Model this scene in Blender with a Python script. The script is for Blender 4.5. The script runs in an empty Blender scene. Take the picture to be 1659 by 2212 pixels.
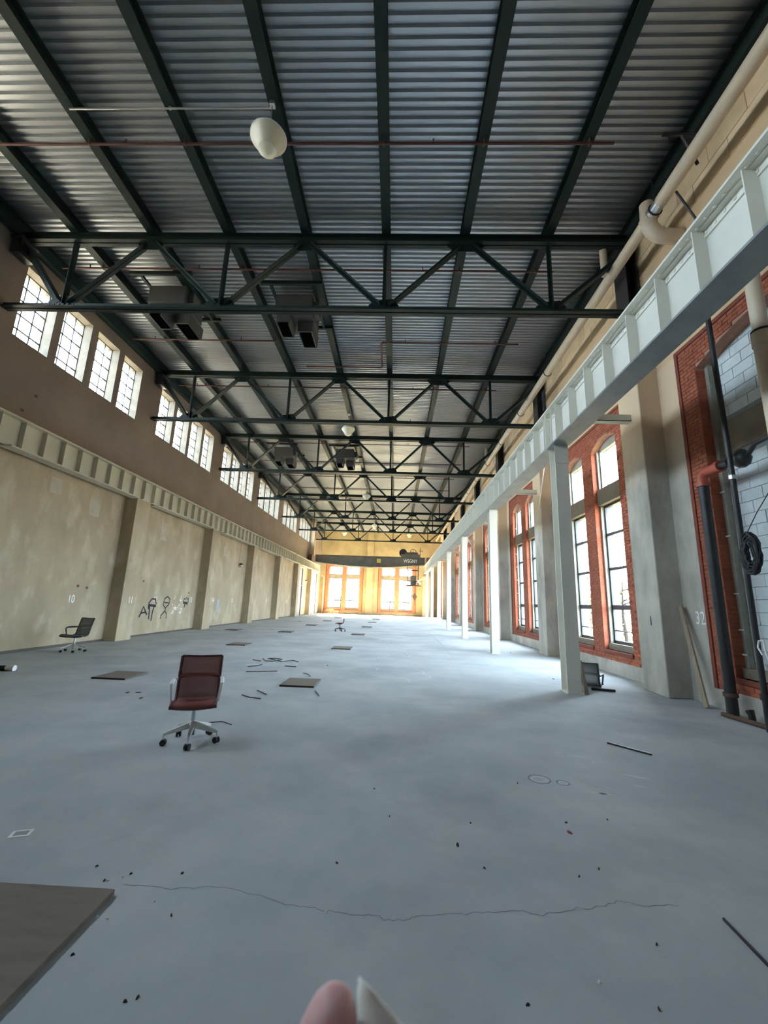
import bpy, math, random
from mathutils import Vector, Matrix
random.seed(7)
PI = math.pi
scene = bpy.context.scene
COL = scene.collection

# ------------------------------------------------------------------ camera
F_PX = 905.45
cam_d = bpy.data.cameras.new('camera')
cam = bpy.data.objects.new('camera', cam_d); COL.objects.link(cam)
cam_d.sensor_fit = 'VERTICAL'; cam_d.sensor_height = 24.0
cam_d.lens = F_PX / 2212.0 * 24.0
cam_d.clip_start = 0.02; cam_d.clip_end = 400
pit, yaw, rol = math.radians(12.171), math.radians(1.934), math.radians(1.973)
fw = Vector((-math.sin(yaw)*math.cos(pit), math.cos(yaw)*math.cos(pit), math.sin(pit)))
rt = Vector((math.cos(yaw), math.sin(yaw), 0)); up = rt.cross(fw)
r2 = rt*math.cos(rol) + up*math.sin(rol); u2 = up*math.cos(rol) - rt*math.sin(rol)
M = Matrix((r2, u2, -fw)).transposed().to_4x4(); M.translation = Vector((0, 0, 1.6))
cam.matrix_world = M
cam_d.dof.use_dof = True; cam_d.dof.focus_distance = 9.0; cam_d.dof.aperture_fstop = 7.0
scene.camera = cam

# ------------------------------------------------------------------ world, sun, exposure
w = bpy.data.worlds.new('sky'); scene.world = w; w.use_nodes = True
wn = w.node_tree.nodes; bg = wn['Background']
bg.inputs['Color'].default_value = (0.70, 0.85, 1.0, 1); bg.inputs['Strength'].default_value = 13.0
sun_d = bpy.data.lights.new('sun', 'SUN'); sun_d.energy = 215.0; sun_d.color = (1.0, 0.76, 0.42); sun_d.angle = math.radians(0.6)
sun = bpy.data.objects.new('sun', sun_d); COL.objects.link(sun)
az, el = math.radians(-3), math.radians(30)      # azimuth measured from +Y towards +X
sdir = Vector((math.sin(az)*math.cos(el), math.cos(az)*math.cos(el), math.sin(el)))
sun.rotation_euler = sdir.to_track_quat('Z', 'Y').to_euler(); sun.location = sdir*120
vs = scene.view_settings
vs.view_transform = 'Standard'; vs.look = 'None'; vs.gamma = 1.0; vs.use_curve_mapping = False
vs.exposure = 1.7
cy = scene.cycles
cy.max_bounces = 10; cy.diffuse_bounces = 6; cy.glossy_bounces = 4; cy.transparent_max_bounces = 24
cy.sample_clamp_indirect = 8.0
cy.use_denoising = True

def portal(loc, rot, sx, sy):
    d = bpy.data.lights.new('window_daylight', 'AREA'); d.shape = 'RECTANGLE'; d.size = sx; d.size_y = sy
    d.cycles.is_portal = True
    o = bpy.data.objects.new('window_daylight', d); COL.objects.link(o); o.location = loc; o.rotation_euler = rot

# ------------------------------------------------------------------ mesh helpers
class MB:
    def __init__(s): s.v = []; s.f = []
    def add(s, vs_, fs):
        b = len(s.v); s.v += [tuple(p) for p in vs_]; s.f += [tuple(b+i for i in q) for q in fs]; return s
    def box(s, x0, x1, y0, y1, z0, z1):
        return s.add([(x0,y0,z0),(x1,y0,z0),(x1,y1,z0),(x0,y1,z0),(x0,y0,z1),(x1,y0,z1),(x1,y1,z1),(x0,y1,z1)],
                     [(0,3,2,1),(4,5,6,7),(0,1,5,4),(1,2,6,5),(2,3,7,6),(3,0,4,7)])
    def beam(s, p, q, wd, ht, upv=(0,0,1)):
        p, q = Vector(p), Vector(q); d = (q-p).normalized(); a = d.cross(Vector(upv))
        if a.length < 1e-4: a = d.cross(Vector((1,0,0)))
        a.normalize(); b = a.cross(d)
        c = [p-a*wd/2-b*ht/2, p+a*wd/2-b*ht/2, p+a*wd/2+b*ht/2, p-a*wd/2+b*ht/2]
        c += [x+(q-p) for x in c]
        return s.add(c, [(0,1,2,3),(7,6,5,4),(0,4,5,1),(1,5,6,2),(2,6,7,3),(3,7,4,0)])
    def tube(s, pts, r, n=10, closed=False):
        pts = [Vector(p) for p in pts]; m = len(pts); rings = []
        rr = r if isinstance(r, (list, tuple)) else [r]*m
        prev = None
        for i, p in enumerate(pts):
            if closed: t = (pts[(i+1) % m]-pts[i-1]).normalized()
            else: t = (pts[min(i+1, m-1)]-pts[max(i-1, 0)]).normalized()
            if prev is None:
                a = t.cross(Vector((0,0,1)))
                if a.length < 1e-3: a = t.cross(Vector((1,0,0)))
            else: a = prev - t*prev.dot(t)
            a.normalize(); prev = a; b = t.cross(a)
            rings.append([p + (a*math.cos(2*PI*k/n)+b*math.sin(2*PI*k/n))*rr[i] for k in range(n)])
        vs_ = [x for g in rings for x in g]; fs = []
        for i in range(m if closed else m-1):
            j = (i+1) % m
            for k in range(n): fs.append((i*n+k, i*n+(k+1) % n, j*n+(k+1) % n, j*n+k))
        if not closed: fs += [tuple(range(n-1, -1, -1)), tuple((m-1)*n+k for k in range(n))]
        return s.add(vs_, fs)
    def lathe(s, prof, c=(0,0,0), n=24):
        vs_ = []; fs = []; c = Vector(c)
        for r, z in prof:
            vs_ += [c+Vector((r*math.cos(2*PI*k/n), r*math.sin(2*PI*k/n), z)) for k in range(n)]
        for i in range(len(prof)-1):
            for k in range(n): fs.append((i*n+k, i*n+(k+1) % n, (i+1)*n+(k+1) % n, (i+1)*n+k))
        fs.append(tuple(range(n-1, -1, -1))); fs.append(tuple((len(prof)-1)*n+k for k in range(n)))
        return s.add(vs_, fs)
    def prism(s, poly, y0, y1):      # polygon in local x,z extruded along y
        n = len(poly)
        vs_ = [(x, y0, z) for x, z in poly]+[(x, y1, z) for x, z in poly]
        return s.add(vs_, [tuple(range(n)), tuple(range(2*n-1, n-1, -1))]+[(i, i+n, (i+1) % n+n, (i+1) % n) for i in range(n)])
    def mesh(s, name, m=None, smooth=False):
        me = bpy.data.meshes.new(name); me.from_pydata(s.v, [], s.f); me.validate(); me.update()
        if m: me.materials.append(m)
        if smooth:
            for p in me.polygons: p.use_smooth = True
        return me
    def build(s, name, m, parent=None, smooth=False, bevel=0):
        o = bpy.data.objects.new(name, s.mesh(name, m, smooth)); COL.objects.link(o)
        if parent: o.parent = parent
        if bevel:
            b = o.modifiers.new('edge', 'BEVEL'); b.width = bevel; b.segments = 2; b.limit_method = 'ANGLE'
        if smooth:
            e = o.modifiers.new('crease', 'EDGE_SPLIT'); e.split_angle = math.radians(40)
        return o
def bx(name, m, parent, x0, x1, y0, y1, z0, z1, bevel=0): return MB().box(x0, x1, y0, y1, z0, z1).build(name, m, parent, bevel=bevel)
def place(name, me, parent=None, loc=(0,0,0), rot=(0,0,0), scale=None):
    o = bpy.data.objects.new(name, me); COL.objects.link(o); o.location = loc; o.rotation_euler = rot
    if scale: o.scale = scale
    if parent: o.parent = parent
    return o
def tag(o, label, cat, group=None):
    o['label'] = label; o['category'] = cat
    if group: o['group'] = group
    return o
def thing(name, label, cat, loc=(0,0,0), rz=0, group=None):
    o = bpy.data.objects.new(name, None); COL.objects.link(o); o.location = loc; o.rotation_euler = (0,0,rz); o.empty_display_size = .2
    return tag(o, label, cat, group)
def struct(o): o['kind'] = 'structure'; return o
def sempty(name, loc=(0,0,0), rz=0):
    o = bpy.data.objects.new(name, None); COL.objects.link(o); o.location = loc; o.rotation_euler = (0,0,rz); return struct(o)
def copy_tree(o, parent=None):
    c = o.copy(); COL.objects.link(c)
    if parent: c.parent = parent
    for ch in list(o.children): copy_tree(ch, c)
    return c
def text_mesh(txt, size, m, stretch=1.0):
    c = bpy.data.curves.new('t', 'FONT'); c.body = txt; c.size = size; c.extrude = .002; c.align_x = 'CENTER'; c.space_character = 1.05
    o = bpy.data.objects.new('t', c); COL.objects.link(o)
    dg = bpy.context.evaluated_depsgraph_get(); me = bpy.data.meshes.new_from_object(o.evaluated_get(dg))
    bpy.data.objects.remove(o); me.materials.clear(); me.materials.append(m)
    for v in me.vertices: v.co.x *= stretch
    return me
ORD = ['nearest', 'second nearest', 'third nearest', 'fourth nearest', 'fifth nearest', 'sixth nearest', 'seventh nearest', 'eighth nearest']

# ------------------------------------------------------------------ materials
def mat(name, col, rough=.7, metal=0., col2=None, scale=3., detail=6, lo=.35, hi=.65, bump=0., bscale=None, stretch=None, col3=None, scale3=.4, lo3=.45, hi3=.7, rand=0., spec=None):
    m = bpy.data.materials.new(name); m.use_nodes = True; nt = m.node_tree; N = nt.nodes; L = nt.links
    b = N['Principled BSDF']; b.inputs['Roughness'].default_value = rough; b.inputs['Metallic'].default_value = metal
    if spec is not None: b.inputs['Specular IOR Level'].default_value = spec
    c1 = (*col, 1); b.inputs['Base Color'].default_value = c1
    geo = N.new('ShaderNodeNewGeometry'); vec = geo.outputs['Position']
    if stretch:
        mp = N.new('ShaderNodeMapping'); L.new(vec, mp.inputs['Vector']); mp.inputs['Scale'].default_value = stretch; vec = mp.outputs['Vector']
    cur = None
    def layer(prev, c, sc, l, h):
        n = N.new('ShaderNodeTexNoise'); n.inputs['Scale'].default_value = sc; n.inputs['Detail'].default_value = detail; n.inputs['Roughness'].default_value = .62
        L.new(vec, n.inputs['Vector'])
        mr = N.new('ShaderNodeMapRange'); mr.inputs['From Min'].default_value = l; mr.inputs['From Max'].default_value = h; L.new(n.outputs['Fac'], mr.inputs['Value'])
        mx = N.new('ShaderNodeMix'); mx.data_type = 'RGBA'; L.new(mr.outputs['Result'], mx.inputs['Factor'])
        if prev is None: mx.inputs['A'].default_value = c1
        else: L.new(prev, mx.inputs['A'])
        mx.inputs['B'].default_value = (*c, 1); return mx.outputs['Result']
    if col2: cur = layer(cur, col2, scale, lo, hi)
    if col3: cur = layer(cur, col3, scale3, lo3, hi3)
    if rand:
        oi = N.new('ShaderNodeObjectInfo'); hs = N.new('ShaderNodeHueSaturation'); mr = N.new('ShaderNodeMapRange')
        mr.inputs['To Min'].default_value = 1-rand; mr.inputs['To Max'].default_value = 1+rand
        L.new(oi.outputs['Random'], mr.inputs['Value']); L.new(mr.outputs['Result'], hs.inputs['Value'])
        if cur: L.new(cur, hs.inputs['Color'])
        else: hs.inputs['Color'].default_value = c1
        cur = hs.outputs['Color']
    if cur: L.new(cur, b.inputs['Base Color'])
    if bump:
        n = N.new('ShaderNodeTexNoise'); n.inputs['Scale'].default_value = bscale or scale*6; n.inputs['Detail'].default_value = 5; L.new(vec, n.inputs['Vector'])
        bp = N.new('ShaderNodeBump'); bp.inputs['Strength'].default_value = bump; bp.inputs['Distance'].default_value = .02
        L.new(n.outputs['Fac'], bp.inputs['Height']); L.new(bp.outputs['Normal'], b.inputs['Normal'])
    return m
def brick_mat(name, c1, c2, cm, bw, bh, axis='YZ'):
    m = bpy.data.materials.new(name); m.use_nodes = True; N = m.node_tree.nodes; L = m.node_tree.links; b = N['Principled BSDF']; b.inputs['Roughness'].default_value = .85
    geo = N.new('ShaderNodeNewGeometry'); sp = N.new('ShaderNodeSeparateXYZ'); cb = N.new('ShaderNodeCombineXYZ'); L.new(geo.outputs['Position'], sp.inputs[0])
    L.new(sp.outputs[axis[0]], cb.inputs['X']); L.new(sp.outputs[axis[1]], cb.inputs['Y'])
    t = N.new('ShaderNodeTexBrick'); L.new(cb.outputs[0], t.inputs['Vector']); t.inputs['Scale'].default_value = 1
    t.inputs['Color1'].default_value = (*c1, 1); t.inputs['Color2'].default_value = (*c2, 1); t.inputs['Mortar'].default_value = (*cm, 1)
    t.inputs['Brick Width'].default_value = bw; t.inputs['Row Height'].default_value = bh; t.inputs['Mortar Size'].default_value = .008
    L.new(t.outputs['Color'], b.inputs['Base Color']); return m
def glass_mat(name):
    m = bpy.data.materials.new(name); m.use_nodes = True; N = m.node_tree.nodes; L = m.node_tree.links; N.remove(N['Principled BSDF'])
    tr = N.new('ShaderNodeBsdfTransparent'); tr.inputs['Color'].default_value = (.95, .97, .97, 1)
    gl = N.new('ShaderNodeBsdfGlossy'); gl.inputs['Roughness'].default_value = .03
    mx = N.new('ShaderNodeMixShader'); mx.inputs[0].default_value = .05
    L.new(tr.outputs[0], mx.inputs[1]); L.new(gl.outputs[0], mx.inputs[2]); L.new(mx.outputs[0], N['Material Output'].inputs['Surface']); return m

m_floor = mat('floor_concrete', (.36, .385, .40), .78, col2=(.47, .485, .485), scale=.8, detail=10, col3=(.26, .28, .29), scale3=.35, lo3=.5, hi3=.75, bump=.08, bscale=25, spec=.2)
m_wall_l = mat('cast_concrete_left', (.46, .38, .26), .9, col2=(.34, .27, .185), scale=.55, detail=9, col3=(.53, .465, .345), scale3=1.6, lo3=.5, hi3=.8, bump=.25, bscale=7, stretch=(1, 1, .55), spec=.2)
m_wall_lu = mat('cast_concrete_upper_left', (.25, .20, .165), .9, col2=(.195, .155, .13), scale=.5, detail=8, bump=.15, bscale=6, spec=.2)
m_wall_r = mat('cast_concrete_right', (.60, .57, .50), .9, col2=(.34, .32, .28), scale=1.3, detail=9, col3=(.68, .66, .59), scale3=.6, lo3=.55, hi3=.8, bump=.25, bscale=8, stretch=(1, 1, .5), spec=.2)
m_wall_ru = mat('plastered_upper_wall', (.70, .50, .30), .9, col2=(.60, .42, .25), scale=.8, detail=8, bump=.1, spec=.2)
def warm_light_tint(m, col, z0, z1):
    # warm light on the upper wall, painted into its colour as tan, ragged lower edge
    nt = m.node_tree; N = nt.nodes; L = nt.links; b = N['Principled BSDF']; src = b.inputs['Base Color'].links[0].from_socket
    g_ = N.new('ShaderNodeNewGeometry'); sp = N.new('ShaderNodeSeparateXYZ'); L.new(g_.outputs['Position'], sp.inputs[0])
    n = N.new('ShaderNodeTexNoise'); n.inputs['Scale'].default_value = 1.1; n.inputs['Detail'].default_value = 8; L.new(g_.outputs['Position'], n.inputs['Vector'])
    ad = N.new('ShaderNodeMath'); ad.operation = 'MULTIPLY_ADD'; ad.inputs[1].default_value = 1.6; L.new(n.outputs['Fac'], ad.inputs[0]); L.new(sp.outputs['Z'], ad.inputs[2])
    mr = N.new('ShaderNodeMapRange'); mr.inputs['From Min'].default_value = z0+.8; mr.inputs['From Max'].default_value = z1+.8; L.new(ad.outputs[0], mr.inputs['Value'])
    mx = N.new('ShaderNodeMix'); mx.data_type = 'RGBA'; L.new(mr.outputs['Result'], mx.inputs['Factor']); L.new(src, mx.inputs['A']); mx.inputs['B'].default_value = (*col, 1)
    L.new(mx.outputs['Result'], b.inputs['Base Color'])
warm_light_tint(m_wall_r, (.66, .50, .34), 4.2, 5.6)
m_block_u = mat('tan_blocks', (.82, .62, .39), .9, col2=(.70, .52, .32), scale=2, rand=.10, bump=.15, bscale=20)
m_wall_f = mat('far_plaster', (.42, .34, .20), .9, col2=(.31, .245, .145), scale=.6, bump=.1, spec=.2)
m_brick = mat('red_brick', (.40, .105, .05), .85, col2=(.27, .072, .04), scale=9, lo=.4, hi=.7, col3=(.48, .15, .075), scale3=3, lo3=.5, hi3=.75, rand=.22, bump=.3, bscale=60)
m_mortar = mat('pink_mortar', (.42, .22, .15), .95, col2=(.33, .17, .12), scale=8)
m_brickrim = mat('dark_brick_rim', (.24, .06, .035), .85, col2=(.18, .045, .03), scale=8)
m_bricksurf = brick_mat('brick_far', (.36, .085, .04), (.26, .06, .035), (.40, .22, .15), .22, .078)
m_bricksurfx = brick_mat('brick_end', (.42, .13, .055), (.32, .09, .04), (.44, .26, .16), .22, .078, 'XZ')
m_cmu = mat('painted_block', (.62, .66, .67), .8, col2=(.52, .56, .57), scale=4, bump=.25, bscale=30, rand=.06)
m_cmujoint = mat('block_joint', (.26, .28, .28), .9)
m_frame_w = mat('cream_window_board', (.34, .325, .275), .6, col2=(.25, .235, .19), scale=3)
m_frame_d = mat('dark_window_bar', (.045, .05, .055), .5)
m_spandrel = mat('spandrel_concrete', (.20, .17, .13), .9, col2=(.27, .23, .17), scale=2)
m_jamb_out = mat('outer_jamb', (.12, .13, .135), .8)
m_glass = glass_mat('window_glass')
m_deck = mat('galvanised_deck', (.44, .465, .49), .38, .8)
m_steel = mat('dark_green_steel', (.010, .021, .020), .5, 0., col2=(.015, .027, .025), scale=2, spec=.2)
m_gird = mat('pale_painted_steel', (.82, .80, .71), .5, 0., col2=(.75, .73, .65), scale=.8, spec=.4)
m_girdd = mat('grey_flange_paint', (.30, .32, .32), .55, 0., col2=(.24, .26, .26), scale=3)
m_girdl = mat('cream_painted_steel', (.60, .57, .47), .6, 0., col2=(.50, .47, .38), scale=.8)
m_pvc = mat('cream_pipe_paint', (.66, .55, .41), .4, 0., col2=(.60, .48, .35), scale=2)
m_black = mat('black_iron', (.022, .022, .026), .45, .2, col2=(.035, .033, .033), scale=5)
m_rubber = mat('black_rubber', (.015, .015, .017), .6)
m_redpipe = mat('red_pipe_paint', (.085, .022, .018), .6)
m_redelbow = mat('red_fitting', (.42, .07, .04), .45)
m_rust = mat('rusty_steel', (.13, .065, .04), .8, col2=(.08, .05, .035), scale=6)
m_chrome = mat('polished_aluminium', (.70, .71, .70), .3, .85)
m_white = mat('white_plastic', (.78, .79, .78), .45)
m_redmesh = mat('maroon_mesh', (.30, .085, .07), .75, col2=(.23, .066, .056), scale=120, spec=.2)
m_reddark = mat('maroon_rail', (.085, .016, .014), .6)
m_greymesh = mat('charcoal_mesh', (.17, .17, .17), .75, col2=(.13, .13, .13), scale=120)
m_greyrail = mat('dark_grey_rail', (.03, .031, .033), .5)
for m_ in (m_redmesh, m_greymesh): m_.node_tree.nodes['Principled BSDF'].inputs['Alpha'].default_value = .74
m_lampglass = mat('cream_lamp_glass', (.80, .74, .58), .3)
m_duct = mat('galvanised_duct', (.075, .078, .075), .6, .2)
m_void = mat('black_opening', (.003, .003, .003), 1.0, spec=0.)
m_plywood = mat('brown_hardboard', (.19, .155, .125), .85, col2=(.155, .125, .10), scale=2.5, stretch=(1, 6, 1))
m_plyedge = mat('dark_board_edge', (.05, .03, .022), .9)
m_timber = mat('weathered_timber', (.38, .31, .22), .85, col2=(.26, .21, .15), scale=6, stretch=(6, 6, .6))
m_whitepaint = mat('white_stencil_paint', (.90, .90, .88), .8)
m_spray = mat('black_spray_paint', (.02, .02, .02), .8)
m_leaf = mat('dead_leaf', (.035, .03, .026), .9)
m_chip = mat('white_paint_chip', (.75, .76, .75), .7)
m_redchip = mat('red_chip', (.26, .03, .025), .7)
m_patch = mat('plaster_patch', (.46, .40, .31), .9, col2=(.38, .32, .25), scale=3)
m_crane = mat('crane_grey_paint', (.14, .135, .115), .6, col2=(.09, .085, .075), scale=1.5)
m_yellow = mat('faded_yellow', (.55, .42, .10), .7)
m_rubble = mat('rubble', (.36, .17, .09), .9, col2=(.55, .38, .22), scale=5, rand=.25)
m_grass = mat('dry_grass', (.06, .056, .032), .95, col2=(.045, .045, .026), scale=.6)
m_annex = mat('grey_roofing', (.115, .118, .125), .9, col2=(.09, .092, .098), scale=.5)
m_bark = mat('bark', (.012, .009, .007), .9)
m_foliage = mat('autumn_foliage', (.075, .048, .014), .8, col2=(.05, .04, .012), scale=1.2)
m_skin = mat('skin', (.72, .46, .44), .55, col2=(.66, .40, .40), scale=60)
m_skin.node_tree.nodes['Principled BSDF'].inputs['Subsurface Weight'].default_value = .6
m_skin.node_tree.nodes['Principled BSDF'].inputs['Subsurface Scale'].default_value = 1.0
m_skin.node_tree.nodes['Principled BSDF'].inputs['Subsurface Radius'].default_value = (.01, .004, .002)
m_nail = mat('nail', (.86, .82, .72), .3)
m_nail.node_tree.nodes['Principled BSDF'].inputs['Subsurface Weight'].default_value = .9
m_nail.node_tree.nodes['Principled BSDF'].inputs['Subsurface Radius'].default_value = (.02, .018, .014)
m_nail.node_tree.nodes['Principled BSDF'].inputs['Subsurface Scale'].default_value = 1.0

# ------------------------------------------------------------------ key dimensions
S = 6.487; YB, YF = -7.5, 55.0
XL, XR = -9.9, 5.7                # inner faces of the long walls
ZC = 10.86                        # underside level of the roof deck
def YT(k): return 8.86+S*k        # truss / column line
def YPL(k): return 8.05+S*k       # near face of a left pilaster
def YPR(k): return 8.66+S*k
def YW(j): return 12.30+S*j-(.08 if j == -1 else 0)       # centre of a right window bay
def YCL(k): return 11.74+S*k      # centre of a clerestory group

# ------------------------------------------------------------------ floor, ceiling
floor = struct(bx('floor', m_floor, None, XL-.5, XR+.5, YB-.4, YF+.5, -.3, 0))
mb = MB(); p = .149; n = int((YF+.5-(YB-.4))/p); pts = []
for i in range(n):
    y = YB-.4+i*p
    pts += [(y, .0), (y+.055, .0), (y+.075, .055), (y+.129, .055)]
for i in range(len(pts)):
    mb.v += [(XL-.3, pts[i][0], ZC+pts[i][1]), (XR+.3, pts[i][0], ZC+pts[i][1])]
for i in range(len(pts)-1): mb.f.append((2*i, 2*i+1, 2*i+3, 2*i+2))
b = len(mb.v)
for x in (XL-.3, XR+.3):
    for y in (YB-.4, YF+.5): mb.v.append((x, y, ZC+.2))
mb.f.append((b, b+1, b+3, b+2))
ceiling = struct(mb.build('ceiling', m_deck))

# floor cracks and joint lines
def ribbon(name, pts, wd, m, parent, z=.0012):
    mb = MB(); pts = [Vector((a, b_, 0)) for a, b_ in pts]
    for i, q in enumerate(pts):
        t = (pts[min(i+1, len(pts)-1)]-pts[max(i-1, 0)]).normalized(); nn = Vector((-t.y, t.x, 0))*wd/2*(1 if 0 < i < len(pts)-1 else .3)
        mb.v += [(q.x-nn.x, q.y-nn.y, z), (q.x+nn.x, q.y+nn.y, z)]
        if i: mb.f.append((2*i-2, 2*i, 2*i+1, 2*i-1))
    return mb.build(name, m, parent)
def wiggle(pts, sub=5, amp=.012):
    out = []
    for i in range(len(pts)-1):
        for k in range(sub):
            t = k/sub; out.append((pts[i][0]*(1-t)+pts[i+1][0]*t+random.uniform(-amp, amp)*.5, pts[i][1]*(1-t)+pts[i+1][1]*t+random.uniform(-amp, amp)))
    return out+[pts[-1]]
m_crack = mat('crack', (.17, .185, .19), .95)
ribbon('crack', wiggle([(-1.5, 2.72), (-1.2, 2.7), (-.9, 2.74), (-.57, 2.64), (-.47, 2.62), (-.33, 2.6), (-.18, 2.58), (-.05, 2.58), (-.01, 2.56), (.11, 2.56), (.15, 2.6), (.36, 2.63), (.51, 2.65), (.68, 2.69), (.83, 2.66), (1.01, 2.72), (1.19, 2.75), (1.29, 2.8), (1.46, 2.78), (1.64, 2.8)]), .004, m_crack, floor)
ribbon('crack', [(1.97, 26), (1.95, 20), (1.86, 14)], .02, m_crack, floor)
m_scuff = mat('white_scuff', (.52, .54, .54), .8)
for k in range(26):
    x, y = random.uniform(-.8, .9), random.uniform(8.6, 17.5); a = random.gauss(1.3, .45); L_ = random.uniform(.15, .8)
    ribbon('scuff_mark', wiggle([(x, y), (x+math.cos(a)*L_*.5, y+math.sin(a)*L_*.5), (x+math.cos(a+.3)*L_, y+math.sin(a+.3)*L_)], 3, .01), random.uniform(.008, .03), m_scuff, floor)
for k in range(9):
    x, y = random.uniform(1.7, 2.4), random.uniform(4.2, 5.3); a = random.gauss(-.5, .3); L_ = random.uniform(.05, .25)
    ribbon('scuff_mark', wiggle([(x, y), (x+math.cos(a)*L_, y+math.sin(a)*L_)], 4, .012), random.uniform(.01, .035), m_scuff, floor)
for (x, y, r) in ((1.42, 4.49, .10), (1.62, 4.43, .055)):
    ribbon('ring_stain', [(x+r*math.cos(t*PI/12), y+r*math.sin(t*PI/12)) for t in range(25)], .012, m_crack, floor)
    ribbon('ring_stain', [(x+r*.7*math.cos(t*PI/12), y+r*.6*math.sin(t*PI/12)) for t in range(25)], .02, m_scuff, floor)

# ------------------------------------------------------------------ left wall with clerestory openings
CZ0, CZ1 = 7.93, 9.95; CW = 1.10; CP = 1.345
wl = sempty('wall_left')
cler = []
for k in range(-2, 6):
    for i in range(4): cler.append((YCL(k)+(i-1.5)*CP, k, i))
cler.sort()
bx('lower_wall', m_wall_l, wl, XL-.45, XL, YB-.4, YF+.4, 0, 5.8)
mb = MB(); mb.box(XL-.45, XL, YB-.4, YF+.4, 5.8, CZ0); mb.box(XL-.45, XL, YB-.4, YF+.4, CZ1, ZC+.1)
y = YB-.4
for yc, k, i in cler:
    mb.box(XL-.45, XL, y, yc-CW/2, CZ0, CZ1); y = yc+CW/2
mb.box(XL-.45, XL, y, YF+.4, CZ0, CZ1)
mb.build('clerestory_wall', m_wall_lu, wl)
for k in range(-2, 7):
    bx('pilaster', m_wall_l, wl, XL-.05, -9.45, YPL(k), YPL(k)+.85, 0, 5.0, bevel=.015)
bx('pilaster', m_wall_l, wl, XL-.05, -9.35, YPL(6), YPL(6)+.7, 6.05, ZC, bevel=.015)
bx('skirting', mat('dark_skirting', (.10, .09, .075), .9), wl, XL-.02, XL+.025, YB, YF, 0, .07)
for (y, z, wd, ht) in ((13.1, 4.02, .5, .62), (11.45, 4.35, .45, .45), (17.3, 3.85, .5, .75), (23.9, 3.9, .5, .7), (30.4, 3.9, .5, .6), (36.8, 3.9, .5, .6)):
    bx('plaster_patch', m_patch, wl, XL-.02, XL+.006, y-wd/2, y+wd/2, z, z+ht)
# white stencilled numbers
for txt, y, z, x in (('10', 12.82, 1.27, XL), ('11', 14.95+.1, 1.27, -9.45), ('12', 17.4, 1.29, XL), ('13', 20.45, 1.30, XL), ('14', 23.0, 1.30, XL), ('15', 25.7, 1.30, XL), ('16', 29.3, 1.30, XL), ('17', 32.6, 1.30, XL), ('18', 35.7, 1.30, XL), ('19', 38.7, 1.30, XL)):
    place('stencilled_number', text_mesh(txt, .34, m_whitepaint, .8), wl, (x+.004, y, z), (PI/2, 0, PI/2))
# graffiti strokes on the left wall: (y, z)
def stroke(pts, wd, m=m_spray, parent=wl, x=XL+.006, name='graffiti'):
    mb = MB(); pts = [Vector((0, a, b_)) for a, b_ in pts]
    for i, q in enumerate(pts):
        t = (pts[min(i+1, len(pts)-1)]-pts[max(i-1, 0)]).normalized(); nn = Vector((0, -t.z, t.y))*wd/2
        mb.v += [(x, q.y-nn.y, q.z-nn.z), (x, q.y+nn.y, q.z+nn.z)]
        if i: mb.f.append((2*i-2, 2*i, 2*i+1, 2*i-1))
    return mb.build(name, m, parent)
stroke([(16.45, .72), (16.65, 1.12), (16.95, .80)], .09); stroke([(16.55, .88), (16.85, .90)], .07)
stroke([(17.00, 1.02), (16.98, 1.25), (17.15, 1.42), (17.4, 1.42), (17.52, 1.22)], .07)
stroke([(17.0, 1.18), (17.3, 1.16), (17.52, 1.14)], .10); stroke([(17.05, 1.15), (17.1, .95), (17.12, .62)], .08); stroke([(17.4, 1.15), (17.32, .9), (17.3, .55)], .08)
stroke([(18.25, 1.05), (18.05, 1.2), (18.12, 1.45), (18.35, 1.53), (18.55, 1.42), (18.52, 1.2), (18.3, 1.08)], .06)
stroke([(18.12, 1.28), (18.5, 1.26)], .05); stroke([(18.3, 1.08), (18.25, .92), (18.0, .75), (17.98, .6)], .06); stroke([(18.27, .92), (18.45, .78), (18.42, .6)], .05)
stroke([(19.75, 1.28), (20.2, 1.24)], .11); stroke([(19.75, 1.3), (19.82, 1.47), (19.95, 1.42), (20.02, 1.54), (20.1, 1.43), (20.25, 1.48), (20.22, 1.28)], .06); stroke([(19.95, 1.25), (19.9, 1.05)], .08)
for k in range(16):
    y0, z0 = random.uniform(18.75, 19.6), random.uniform(.8, 1.55)
    stroke([(y0, z0), (y0+random.uniform(-.1, .16), z0+random.uniform(-.12, .1)), (y0+random.uniform(0, .2), z0+random.uniform(-.05, .12))], .025, m_whitepaint, name='chalk_scrawl')
stroke([(23.7, 1.45), (23.75, .8)], .28, mat('pale_blue_smear', (.33, .37, .45), .9), name='paint_smear')
for (y, z) in ((13.0, 1.78), (13.4, 1.74), (16.4, 2.1), (20.2, 1.74), (36.0, 1.05), (38.5, 1.08), (10.2, 6.75), (9.9, 6.2)):
    bx('rust_stain', m_rust, wl, XL-.01, XL+.004, y-.05, y+.05, z-.035, z+.035)

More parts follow.
